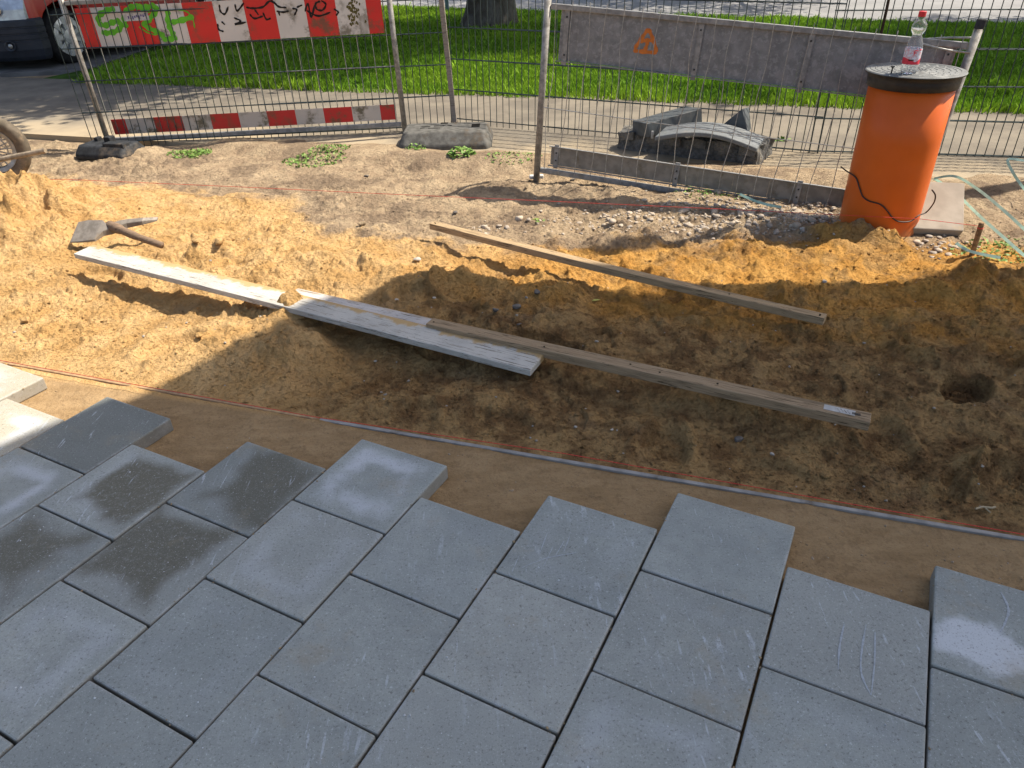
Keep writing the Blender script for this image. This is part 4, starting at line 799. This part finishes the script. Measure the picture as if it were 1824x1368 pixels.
for s_ in (-1, 1):
    p = nosept(.62 * s_, .012); nrm = Vector((.86, .5 * s_, 0)).normalized(); Mf = nrm.to_track_quat('Z', 'Y').to_matrix().to_4x4(); Mf.translation = Vector((p.x, p.y, .27))
    b = MB(); b.lathe([(.050, -.01), (.055, .02), (.046, .022), (.040, .008), (0, .004)], 24); b.xf(Mf); fl = b.build('fog_lamp', van_blk, bump_o, smooth=True)
    b = MB(); b.lathe([(.026, .01), (.022, .018), (0, .022)], 16); b.xf(Mf); b.build('fog_lens', simple('fog lens', (.45, .45, .42), .2, .6, .5), fl, smooth=True)
    # headlight
    hb = MB(); ys = np.linspace(.42, .795, 9) * s_; vs = []; fs = []
    for z, dx in ((.522, .0), (.62, -.008), (.74, -.05), (.82, -.10)):
        for y in ys:
            a = abs(y) / .845; vs.append((.735 - .30 * a ** 3.4 + dx, y, z - .06 * (1 - abs(y) / .74) * 0))
    for i in range(3):
        for k in range(8): fs.append((i * 9 + k, i * 9 + k + 1, (i + 1) * 9 + k + 1, (i + 1) * 9 + k))
    n0 = len(vs); vs += [(v[0] - .12, v[1], v[2]) for v in vs]
    fs += [(n0 + a1, n0 + b1, n0 + c1, n0 + d1)[::-1] for a1, b1, c1, d1 in fs[:24]]
    ring = list(range(9)) + [17, 26, 35] + list(range(34, 26, -1)) + [18, 9]
    fs += [(ring[i], ring[(i + 1) % len(ring)], n0 + ring[(i + 1) % len(ring)], n0 + ring[i]) for i in range(len(ring))]
    hb.add(vs, fs); hl = hb.build('headlight', simple('headlight glass', (.55, .60, .66), .12, .7, .35, .25, 14), van, smooth=False)
    p = nosept(.60 * s_, .012); Mf.translation = Vector((p.x, p.y, .62)); b = MB(); b.lathe([(.052, .0), (.055, .008), (.045, .012), (.03, .002), (0, .012)], 24); b.xf(Mf); b.build('reflector', simple('reflector chrome', (.7, .7, .7), .15, .6, .9), hl, smooth=True)
b = MB(); b.box((-1.3, .81, .20), (1.8, .05, .16)); b.box((-1.3, -.81, .20), (1.8, .05, .16)); b.box((-1.5, 0, .23), (3.8, 1.5, .12)); b.build('sill', van_blk, van, bevel=.01)
for c_, z_ in (((-1.05, .803, .85), (.008, .004, 1.1)), ((-.3, .803, .75), (.008, .004, .8))): MB().box(c_, z_).build('door_gap', van_blk, van)
MB().box((-1.0, .812, .98), (.14, .02, .03)).build('door_handle', van_blk, van)
for x in (0, -2.6):
    for s_ in (-1, 1):
        Mt = Matrix(((1, 0, 0), (0, 0, s_), (0, 1, 0))).to_4x4(); Mt.translation = Vector((x, .70 * s_, .295))
        wT = thing('wheel', None, None); wT.parent = van
        b = MB(); b.lathe([(.20, -.09), (.27, -.095), (.292, -.07), (.297, 0), (.292, .07), (.27, .095), (.205, .10)], 48, cap=False); b.xf(Mt); b.build('tyre', simple('tyre rubber', (.02, .02, .021), .8, .2), wT, smooth=True)
        b = MB(); b.lathe([(.215, .085), (.205, .098), (.15, .105), (.145, .085), (.08, .085), (.075, .108), (.03, .112), (0, .112)], 40); 
        for k in range(9):
            a = k / 9 * 2 * math.pi; b.box((math.cos(a) * .145, math.sin(a) * .145, .10), (.13, .045, .014), Matrix.Rotation(a, 3, 'Z'))
        b.xf(Mt); b.build('hubcap', simple('silver hubcap', (.50, .52, .54), .35, .5, .5, .1, 10), wT)
        b = MB(); b.lathe([(.0, .0), (.20, .0), (.20, .078), (.0, .078)], 24); b.xf(Mt); b.build('rim_back', van_blk, wT)
# ------------------------------------------------------------------ trees
bark = NM('tree bark', .95, .1); o_ = bark.obj(); a = bark.noise(bark.sc(o_, (1, 1, .25)), 9, 7, .7, .5); bark.col(bark.mix(bark.ramp(a, .35, .65), (.075, .062, .045), (.16, .145, .12))); bark.bump(a, 1, .05)
leaf_m = NM('leaf', .6, .3); leaf_m.col(leaf_m.mix(leaf_m.ramp(leaf_m.noise(leaf_m.pos(), 1.5, 3), .3, .7), (.05, .11, .015), (.09, .17, .025)))
def tree(base, r0, H, crown_r, ncl, label, seed, lobes=((0, 0, 3.5, 3.5, 2.9, 6.5, 16),)):
    rr = random.Random(seed); T = thing('broadleaf_tree', label, 'tree', base)
    b = MB(); P = [(0, 0, -.2), (0, 0, .0), (.02, 0, .25), (0.02, .02, .8), (0, .03, 2), (.1, 0, 3.2), (.1, 0, 4.5), (.05, 0, H * .8)]; b.tube(smoothpts(P, 4), [r0 * k for k in np.interp(np.linspace(0, 1, 29), [0, .12, .3, .6, 1], [1.55, 1.3, 1, .85, .25])], 22)
    tips = []
    for ox, oy, rx_, ry_, za, zb_, nb in lobes:
        for k in range(nb):
            a = k * 2.4; rq = math.sqrt((k + .5) / nb); e = Vector((ox + math.cos(a) * rx_ * rq, oy + math.sin(a) * ry_ * rq, rr.uniform(za, zb_))); m2 = Vector((e.x * .45, e.y * .45, max(e.z - 1.2, 2.4))); P2 = smoothpts([(0, 0, min(2.2 + k * .15, 4.4)), m2, e], 5); b.tube(P2, list(np.linspace(r0 * .28, .02, len(P2))), 7); tips += P2[6:] + P2[8:]
    for v in range(0, 0): pass
    b.build('trunk', bark.mat, T, smooth=True)
    cents = []
    for k in range(ncl):
        t = rr.choice(tips); cents.append([t.x + rr.gauss(0, .6), t.y + rr.gauss(0, .6), t.z + rr.gauss(.1, .4)])
    cents = np.array(cents); nl = 70; g = np.random.default_rng(seed); C = np.repeat(cents, nl, 0) + g.normal(0, .24, (ncl * nl, 3)); N = len(C)
    d = g.normal(size=(N, 3)); d /= np.linalg.norm(d, axis=1)[:, None]; e = g.normal(size=(N, 3)); e -= d * (e * d).sum(1)[:, None]; e /= np.linalg.norm(e, axis=1)[:, None]
    s1 = g.uniform(.05, .09, (N, 1)); V_ = np.stack([C - d * s1, C + e * s1 * .6, C + d * s1, C - e * s1 * .6], 1).reshape(-1, 3)
    np_mesh('crown', V_, np.arange(N * 4).reshape(-1, 4), leaf_m.mat, T); return T
tb = at(873, 52); tree((tb.x, tb.y + .35, 0), .36, 8.0, 4.6, 900, 'thick dark tree trunk on the grass, its crown above the photo', 3, ((1.2, -.9, 4.6, 2.1, 3.6, 6.5, 17), (-1.4, -3.7, 2.2, 1.1, 4.0, 5.2, 5), (-3.6, -1.2, 1.6, 2.0, 3.4, 5, 4)))
tree((9.4, 9.5, 0), .3, 8.5, 3.8, 420, 'tree beyond the right edge that throws dappled shade on the grass', 5, ((-.6, -.2, 3.4, 2.0, 3.6, 6.5, 14),))
tree((5.5, 16.5, 0), .3, 8.0, 3.2, 260, 'tree beyond the road above the photo that dapples the far lawn', 6)
b = MB(); pp_ = at(797, 21); b.tube([(0, 0, 0), (0, 0, 2.4)], .035, 12); props(b.build('sign_post', simple('blue grey post', (.12, .2, .25), .5), loc=(pp_.x, pp_.y, 0), smooth=False), 'thin blue grey post at the far lawn edge left of the tree', 'post')
# added roof out of frame, outlined so its cast shade covers the working area
Hc = 5.0; sh = Vector((S.x, S.y, 0)) / S.z * Hc
out = [(-2.9, .0), (-2.6, .45), (-1.62, 1.60), (-1.18, 2.08), (-.80, 2.52), (-.58, 2.77), (-.42, 2.87), (-.2, 2.91), (.2, 2.87), (.9, 2.76), (1.5, 2.78), (3, 2.74), (4.3, 2.69), (4.3, -.6), (-3.3, -.6)]
caster_root = thing('shade_caster', 'added unseen roof on posts above the view, casting the shade on the slabs', 'shade caster'); b = MB(); b.prism([(x + sh.x, y + sh.y) for x, y in out], Hc, Hc + .10); b.build('caster_slab', simple('pale caster slab', (.6, .6, .58), .8), caster_root)
for x, y in ((3.6, 1.0), (7.6, 1.0), (7.6, 3.9), (3.9, 4.1)): MB().tube([(x, y, -.04), (x, y, Hc)], .05, 12).build('post', galv, caster_root)
# ------------------------------------------------------------------ grass
gm = NM('grass', .6, .25); p = gm.pos(); rnd = gm.attr('tint'); c = gm.mix(rnd, (.075, .18, .01), (.25, .43, .028)); c = gm.mix(gm.ramp(gm.noise(p, .9, 3), .4, .65, 0, .6), c, (.30, .45, .03)); gm.col(c)
gm.b.inputs['Subsurface Weight'].default_value = 0
tr = gm.n.new('ShaderNodeBsdfTranslucent'); gm.L(c, tr.inputs[0]); ms = gm.n.new('ShaderNodeMixShader'); ms.inputs[0].default_value = .22; gm.L(gm.b.outputs[0], ms.inputs[1]); gm.L(tr.outputs[0], ms.inputs[2]); gm.L(ms.outputs[0], gm.n['Material Output'].inputs[0])
turf_m = simple('turf soil', (.05, .105, .012), .95, .1, 0, .4, 6, .5, .02)
def s_of(p): return p.x * E2.x + p.y * E2.y
# lawn outline: near edge parallel to the path, far edge along the road, cut at the left by the parking bay
g = np.random.default_rng(11); NB = 900000
tt = g.uniform(-9.5, 11, NB); ss = g.uniform(6.28, 17.5, NB); x = tt * E1.x + ss * E2.x; y = tt * E1.y + ss * E2.y
road_d = (x - rA.x) * rn.x + (y - rA.y) * rn.y                      # <0 on the lawn side
l1, l2, l3 = at(-60, 168), at(182, 118), at(262, 86); l4 = at(430, 2)
def leftof(a, b_): return (x - a.x) * (b_.y - a.y) - (y - a.y) * (b_.x - a.x)
inb = (road_d < -.02) & (ss > 6.32 + .06 * fbm(x, y, 2.2, 5) + .03 * fbm(x, y, 9, 6))
bay = (leftof(l1, l2) > 0) & ((leftof(l2, l3) > 0)) & (leftof(l3, l4) > 0)
inb &= bay
cz = y * cp + CAM_H * sp; keep = g.random(NB) < np.clip((9.5 / np.maximum(cz, 1)) ** 1.6, .12, 1); uu = 912 + F_PX * x / np.maximum(cz, .1)
inb &= keep & (uu > -160) & (uu < 1990); x, y = x[inb], y[inb]; N = len(x); print('grass blades', N)
patch = fbm(x, y, 1.7, 8, 3); hgt_ = (.038 + .036 * g.random(N)) * (1 + .5 * patch) * (1 + .5 * (g.random(N) < .05)); an = g.uniform(0, 6.283, N); wd = g.uniform(.0028, .0062, N) * (1 + .25 * np.maximum(y - 8, 0) / 4); ln = g.uniform(.1, .8, N) * hgt_; la = g.uniform(0, 6.283, N)
dx, dy = np.cos(an) * wd, np.sin(an) * wd; lx, ly = np.cos(la) * ln, np.sin(la) * ln; z0 = np.full(N, -.03)
V_ = np.stack([np.stack([x - dx, y - dy, z0], 1), np.stack([x + dx, y + dy, z0], 1), np.stack([x + dx * .7 + lx * .4, y + dy * .7 + ly * .4, z0 + hgt_ * .62 + .02], 1), np.stack([x + lx, y + ly, z0 + hgt_ + .02], 1)], 1).reshape(-1, 3)
go = np_mesh('grass', V_, np.arange(N * 4).reshape(-1, 4), gm.mat); props(go, 'bright green lawn strip between the path and the road', 'grass', kind='stuff')
at_ = go.data.attributes.new('tint', 'FLOAT', 'POINT'); at_.data.foreach_set('value', np.repeat(np.clip(g.random(N) * .7 + .3 * patch + .15, 0, 1), 4).astype(np.float32))
b = MB(); P4 = [l1, Vector(stp(12, 6.33)), rB + rd * 12, l4, l3, l2]; b.add([(p.x, p.y, .002 + i * 0) for i, p in enumerate(P4)] + [(p.x, p.y, -.15) for p in P4], [tuple(range(6))] + [(i, (i + 1) % 6, 6 + (i + 1) % 6, 6 + i) for i in range(6)])
t_ = b.build('turf', turf_m); t_['kind'] = 'structure'
# low broad weeds in the lawn edge: lighter clumps of clover-like leaves as part of the stuff
def leaf_patch(cx, cy, rad, n_, hmax, seed, lsz=(.008, .02)):
    g = np.random.default_rng(seed); r = rad * np.sqrt(g.random(n_)); a = g.uniform(0, 6.283, n_); X_ = cx + r * np.cos(a) * 1.5; Y_ = cy + r * np.sin(a); Z_ = height(X_, Y_) + g.uniform(.002, hmax, n_) * (1 - (r / rad) ** 2 * .7)
    d = g.normal(size=(n_, 3)) * (1, 1, .45); d /= np.linalg.norm(d, axis=1)[:, None]; e = np.cross(d, g.normal(size=(n_, 3)) * (.3, .3, 1)); e /= np.linalg.norm(e, axis=1)[:, None]; s1 = g.uniform(*lsz, (n_, 1)); C = np.stack([X_, Y_, Z_], 1)
    return np.stack([C - d * s1, C + e * s1 * .45, C + d * s1, C - e * s1 * .45], 1).reshape(-1, 3)
weed_m = NM('weed leaf', .6, .3); weed_m.col(weed_m.mix(weed_m.ramp(weed_m.noise(weed_m.pos(), 25, 3), .35, .65), (.10, .20, .03), (.20, .30, .07)))
weeds = [(338, 273, .10, 420, .035, 'bright green weed tuft beside the half buried rubber foot'), (560, 284, .14, 420, .022, 'flat dark green weed patch in the shaded dirt below the striped kick board'), (590, 272, .09, 160, .02, 'sparse dark weed patch right behind the flat one'),
         (822, 284, .06, 120, .05, 'leafy weed in front of the grey fence foot'), (742, 272, .05, 90, .04, 'small weed at the left end of the grey fence foot'), (745, 235, .10, 160, .02, 'low weeds behind the grey fence foot'), (975, 238, .06, 150, .02, 'small green tuft on the dirt left of the grey barrier post base'),
         (915, 288, .12, 140, .02, 'thin weed patch between the fence foot and the grey barrier post'), (1393, 252, .05, 120, .06, 'small weed on the path right of the rubble block'), (1472, 262, .04, 50, .03, 'tiny weed on the path edge left of the orange pipe'), (1265, 342, .15, 160, .015, 'scattered seedlings below the grey kick board'),
         (1800, 440, .16, 300, .02, 'patchy green weeds at the right edge beside the strap'), (955, 384, .03, 14, .012, 'single bright leaf cluster on the dirt behind the sand')]
for i, (px, py, rad, n_, hm, lb) in enumerate(weeds):
    p = at(px, py); V_ = leaf_patch(0, 0, rad, n_, hm, 40 + i); 
    V_[:, 2] -= np.repeat(height(V_[:, 0][::4] * 0, V_[:, 1][::4] * 0) * 0, 4)
    V_ = leaf_patch(p.x, p.y, rad, n_, hm, 40 + i, (.010, .028) if hm > .04 else (.006, .016)) - np.array([p.x, p.y, 0])
    o = np_mesh('weed_tuft', V_, np.arange(n_ * 4).reshape(-1, 4), weed_m.mat); o.location = (p.x, p.y, 0); props(o, lb, 'weed', 'weeds growing in the dirt and by the path')
# ------------------------------------------------------------------ stones, gravel, clods
def unit_rocks(nv=6, sub=2, sd=3):
    out = []; g = np.random.default_rng(sd)
    for k in range(nv):
        bm = bmesh.new(); bmesh.ops.create_icosphere(bm, subdivisions=sub, radius=1)
        V_ = np.array([v.co[:] for v in bm.verts]); F_ = np.array([[v.index for v in f.verts] for f in bm.faces]); bm.free()
        for _ in range(11):
            n_ = g.normal(size=3); n_ /= np.linalg.norm(n_); dd = g.uniform(.45, .85); s_ = V_ @ n_; V_ = V_ - np.outer(np.maximum(s_ - dd, 0), n_)
        V_ = V_ * g.uniform(.75, 1.1, 3) * (1, 1, .75); out.append((V_, F_))
    return out
ROCKS = unit_rocks(); CRUMBS = unit_rocks(8, 1, 4)
def scatter(pos, size, name, mat, label, cat, seed, low_poly=False):
    g = np.random.default_rng(seed); VV = []; FF = []; n0 = 0; tint = []
    for (x, y, z), s_ in zip(pos, size):
        RK = CRUMBS if low_poly else ROCKS; V_, F_ = RK[g.integers(len(RK))]; a = g.uniform(0, 6.28); c_, s2 = math.cos(a), math.sin(a); R3 = np.array([[c_, -s2, 0], [s2, c_, 0], [0, 0, 1]]); Vx = (V_ * g.uniform(.7, 1.2, 3)) @ R3.T * s_ + (x, y, z); VV.append(Vx); FF.append(F_ + n0); n0 += len(V_); tint.append(np.full(len(V_), g.random()))
    o = np_mesh(name, np.concatenate(VV), np.concatenate(FF), mat); a_ = o.data.attributes.new('tint', 'FLOAT', 'POINT'); a_.data.foreach_set('value', np.concatenate(tint).astype(np.float32)); props(o, label, cat, kind='stuff'); return o
def stone_mat(name, cs, rough=.85):
    m = NM(name, rough, .25); t = m.attr('tint'); c = m.mix(m.ramp(t, .0, .5, smooth=False), cs[0], cs[1]); c = m.mix(m.ramp(t, .5, 1, smooth=False), c, cs[2]); p = m.pos(); c = m.mix(m.ramp(m.noise(p, 90, 4), .4, .7, 0, .4), c, (.2, .15, .1)); m.col(c); m.bump(m.noise(p, 200, 3), .4, .003); return m.mat
g = np.random.default_rng(21)
def region(n_, xr, yrn, dens=None):
    px = g.uniform(*xr, n_); py = g.uniform(*yrn, n_); return [at(a, b_) for a, b_ in zip(px, py)]
P = [at(g.normal(1270, 150), g.normal(384, 16)) for _ in range(1100)] + [at(g.normal(1400, 60), g.normal(376, 12)) for _ in range(500)] + [at(g.normal(1690, 30), g.normal(428, 8)) for _ in range(90)] + [at(g.normal(865, 22), g.normal(404, 6)) for _ in range(35)]
P = [p for p in P if math.hypot(p.x - PC.x, p.y - PC.y) > PR + .02]; sz = g.gamma(1.2, .0048, len(P)) + .0028; sz = np.minimum(sz, .032)
H_ = height(np.array([p.x for p in P]), np.array([p.y for p in P]))
scatter([(p.x, p.y, h + s_ * .1) for p, h, s_ in zip(P, H_, sz)], sz, 'gravel', stone_mat('gravel stones', ((.40, .33, .25), (.47, .39, .30), (.30, .26, .22))), 'loose pale gravel and rubble crumbs in front of the grey kick board', 'gravel', 5)
P = [at(a, b_) for a, b_ in zip(g.uniform(-30, 1850, 17000), 300 + 600 * g.random(17000) ** 1.15)]
P = [p for p in P if 1.64 < s_of(p) < 4.2]; sz = np.minimum(g.gamma(1.3, .0017, len(P)) + .0012, .013)
xs_, ys_ = np.array([p.x for p in P]), np.array([p.y for p in P]); H_ = height(xs_, ys_)
ok = np.ones(len(P), bool)
for a, b_, hw in BOARDS:
    d = b_ - a; L = math.hypot(d.x, d.y); t2 = ((xs_ - a.x) * d.x + (ys_ - a.y) * d.y) / L / L; pp2 = np.abs(-(xs_ - a.x) * d.y + (ys_ - a.y) * d.x) / L; ok &= ~((pp2 < hw - .005) & (t2 > -.01) & (t2 < 1.01))
scatter([(a, b_, h + s_ * .25) for a, b_, h, s_, k in zip(xs_, ys_, H_, sz, ok) if k], sz[ok], 'sand_crumbs', sand_m, 'small crumbs and clods of sand strewn over the dug sand', 'sand', 6, True)
P = [at(a, b_) for a, b_ in zip(g.uniform(0, 1824, 230), g.uniform(300, 900, 230))]; P = [p for p in P if 1.66 < s_of(p) < 4.25]; sz = np.minimum(g.gamma(1.5, .0016, len(P)) + .0018, .009); H_ = height(np.array([p.x for p in P]), np.array([p.y for p in P]))
scatter([(p.x, p.y, h + s_ * .3) for p, h, s_ in zip(P, H_, sz)], sz, 'pebbles', stone_mat('pebble', ((.36, .31, .25), (.42, .38, .32), (.28, .24, .19))), 'tiny pale pebbles dotted over sand and dirt', 'pebbles', 8)
# white pellets on the slabs
g = np.random.default_rng(33); PP = []
while len(PP) < 110:
    a, b_ = g.uniform(0, 1824), g.uniform(740, 1368); p = at(a, b_, .001); q_ = p - O0; vv = q_.dot(V) / .3; st_ = math.floor(vv); uu_ = q_.dot(U)
    if st_ in off and uu_ < off[st_] - .02 and .06 < (vv - st_) < .94 and .02 < ((off[st_] - uu_) % .3) < .28: PP.append(p)
scatter([(p.x, p.y, .002) for p in PP], g.uniform(.0012, .0030, len(PP)), 'pellets', stone_mat('white pellet', ((.6, .62, .64), (.66, .67, .68), (.45, .46, .46)), .5), 'small white pellets scattered on the grey slabs', 'pellets', 9)
# sand grit caught in and beside the joints
g = np.random.default_rng(44); PP = []
for st_ in range(-5, 6):
    for q_ in range(90):
        if g.random() < .62: p = O0 + U * (off[st_] - g.random() * 2.4) + V * (.3 * (st_ + (g.random() < .5)) + g.normal(0, .0035))
        else: p = O0 + U * (off[st_] - .3 * int(g.integers(0, 6)) + g.normal(0, .0035)) + V * (.3 * (st_ + g.random()))
        PP.append((p.x, p.y, .0005 - .002 * g.random()))
scatter(PP, np.minimum(g.gamma(1.3, .0009, len(PP)) + .0008, .005), 'joint_grit', stone_mat('sand grit', ((.38, .27, .15), (.30, .21, .12), (.22, .17, .11))), 'brown sand grit caught in the joints between the slabs', 'grit', 45, True)
g = np.random.default_rng(55); PP = []
for a_, b_ in zip(g.uniform(0, 1824, 3200), g.uniform(640, 1120, 3200)):
    p = at(a_, b_, -.045); q_ = p - O0; st_ = math.floor(q_.dot(V) / .3)
    if .6 < s_of(p) < 1.575 and st_ in off and q_.dot(U) > off[st_] + .004: PP.append(p)
szs = np.minimum(g.gamma(1.2, .0011, len(PP)) + .0008, .006); H_ = height(np.array([p.x for p in PP]), np.array([p.y for p in PP]))
scatter([(p.x, p.y, h) for p, h in zip(PP, H_)], szs, 'bed_crumbs', stone_mat('bed crumb', ((.36, .25, .14), (.26, .18, .10), (.42, .34, .25))), 'small crumbs and grains on the smoothed bedding sand between rail and slabs', 'sand', 46, True)
# chalk marks on slabs
chalk = simple('chalk', (.43, .46, .48), .95, .1, 0, .25, 200)
slabs = {o['label']: o for o in COL.objects if o.name.startswith('flagstone')}
def chalk_marks(st_, k, strokes, r, name='chalk_mark'):
    o = slabs[special[(st_, k)][0]]; rr = random.Random(k + 5)
    Mi = Matrix.LocRotScale(o.location, o.rotation_euler, None).inverted()
    for S_ in strokes:
        b = MB(); P = smoothpts([at(px, py, 0) for px, py in S_], 7); vs = []; fs = []
        for i, p in enumerate(P):
            t = (P[min(i + 1, len(P) - 1)] - P[max(i - 1, 0)]).normalized(); a = Vector((-t.y, t.x, 0)); w_ = r * rr.uniform(.5, 1.15) * min(1, .3 + i * .15) * min(1, .3 + (len(P) - 1 - i) * .15)
            for q_ in (p + a * w_, p - a * w_): l_ = Mi @ q_; vs.append((l_.x, l_.y, .0007))
        for i in range(len(P) - 1): fs.append((2 * i, 2 * i + 1, 2 * i + 3, 2 * i + 2))
        b.add(vs, fs); b.build(name, chalk, o)
chalk_marks(4, 0, ([(1504, 1110), (1496, 1150), (1493, 1192)], [(1543, 1112), (1535, 1160), (1535, 1200), (1552, 1238)], [(1559, 1125), (1558, 1180), (1552, 1238)]), .0022)
chalk_marks(5, 0, ([(1782, 1055), (1796, 1085), (1790, 1110), (1780, 1128)],), .0026)
chalk_marks(2, 0, ([(975, 950), (962, 985)], [(985, 975), (968, 1010)], [(1015, 955), (1004, 985)], [(925, 990), (912, 1020)], [(1005, 965), (990, 990)], [(930, 1012), (975, 995), (1030, 985)]), .0016)
# larger stones, one object each
STN = [(374, 424, .050, 'big upright clod of damp sand right of the pickaxe handle'), (394, 442, .040, 'broad sand clod in front of the big upright one'), (352, 446, .028, 'small sand clod left of the broad one'), (412, 430, .024, 'small sand clod right of the big upright one'), (515, 404, .0, ''), (1429, 408, .019, 'round pale stone at the edge of the orange sand left of the pipe'), (1268, 520, .017, 'pale stone on the rim of the shade above the narrow timber'), (741, 453, .022, 'flat pale stone on the sunlit sand left of the narrow timber'), (773, 519, .014, 'pale pebble in the shade below the flat pale stone'),
       (1470, 493, .014, 'small glassy pebble on the sand far from the timber, near the shade edge'), (645, 399, .024, 'brownish stone on the dirt behind the sunlit sand'), (810, 373, .020, 'angular grey stone on the dirt behind the end of the narrow timber'), (918, 546, .024, 'dark grey cobble in the middle of the shaded sand'), (957, 525, .022, 'dark cobble behind the middle cobble'),
       (884, 562, .018, 'dark stone left of the middle cobble'), (925, 575, .014, 'upright dark stone chip below the middle cobble'), (355, 602, .022, 'brown clod in the sun below the white board'), (38, 555, .024, 'brown clod at the left edge in the sun'), (150, 512, .02, 'brown clod under the left end of the white board'), (653, 309, .02, 'flat dark stone on the dirt below the fence foot'),
       (1020, 320, .022, 'brown stone right of the grey barrier post'), (1225, 341, .012, 'tiny yellow stone below the grey kick board'), (1320, 757, .016, 'grey stone near the brown timber in the shade'), (1380, 790, .010, 'small round grey pebble near the smoothed sand'), (1477, 826, .018, 'earthy clod near the smoothed sand on the right'), (1270, 665, .0, ''), (1730, 752, .0, ''), (705, 525, .013, 'grey pebble on the shaded slope right of the white board'), (100, 640, .0, ''), (540, 570, .02, 'clod on the shade edge beside the white board')]
smat = {'pale': simple('pale stone', (.46, .42, .36), .8, .3, 0, .3, 60, .4), 'dark': simple('dark stone', (.15, .13, .11), .8, .3, 0, .35, 60, .4), 'brown': sand_m}
for i, (px, py, r, lb) in enumerate(STN):
    if r == 0: continue
    p = at(px, py); z = hz1(p.x, p.y); V_, F_ = ROCKS[i % len(ROCKS)]; mt = smat['dark' if 'dark' in lb or ('grey' in lb and 'pebble' not in lb) else ('brown' if ('brown' in lb or 'clod' in lb) else 'pale')]
    o = np_mesh('clod' if 'clod' in lb else 'stone', V_ * r * np.array([1.1, .9, .85]), F_, mt, smooth=False); o.location = (p.x, p.y, z + r * .35); o.rotation_euler = (0, 0, i * 1.3); props(o, lb, 'clod' if 'clod' in lb else 'stone')
    o.modifiers.new('sub', 'SUBSURF').levels = 1; o.modifiers['sub'].render_levels = 1
# leaves and twig litter
for px, py, lb in ((955, 383, 'green leaf lying on the dirt behind the orange sand'), (1062, 515, 'small yellow leaf on the shaded sand under the narrow timber'), (1612, 437, 'pale yellow leaf in the orange sand before the pipe')):
    p = at(px, py); b = MB(); b.add([(-.018, 0, .002), (-.006, -.007, .004), (.008, -.006, .005), (.02, 0, .003), (.008, .006, .006), (-.006, .007, .005), (-.018, 0, .001), (-.006, -.007, .003), (.008, -.006, .004), (.02, 0, .002), (.008, .006, .005), (-.006, .007, .004)], [(0, 1, 2, 3, 4, 5), (11, 10, 9, 8, 7, 6)] + [(i, (i + 1) % 6, 6 + (i + 1) % 6, 6 + i) for i in range(6)])
    props(b.build('leaf', simple('leaf ' + lb[:6], (.25, .33, .05) if 'green' in lb else (.5, .45, .10), .6), loc=(p.x, p.y, hz1(p.x, p.y) + .004), rot=(0, 0, px)), lb, 'leaf')
p = at(1765, 887); b = MB(); b.tube([(-.028, 0, .004), (-.008, .004, .006), (.012, -.001, .006), (.024, .003, .005)], .0028, 6); b.tube([(-.004, 0, .006), (.003, -.014, .002)], .002, 6)
props(b.build('twig', simple('dry twig', (.42, .33, .2), .8), loc=(p.x, p.y, hz1(p.x, p.y) + .002)), 'dry pale twig on the dark sand at the right edge', 'twig')
print('built', len(COL.objects))
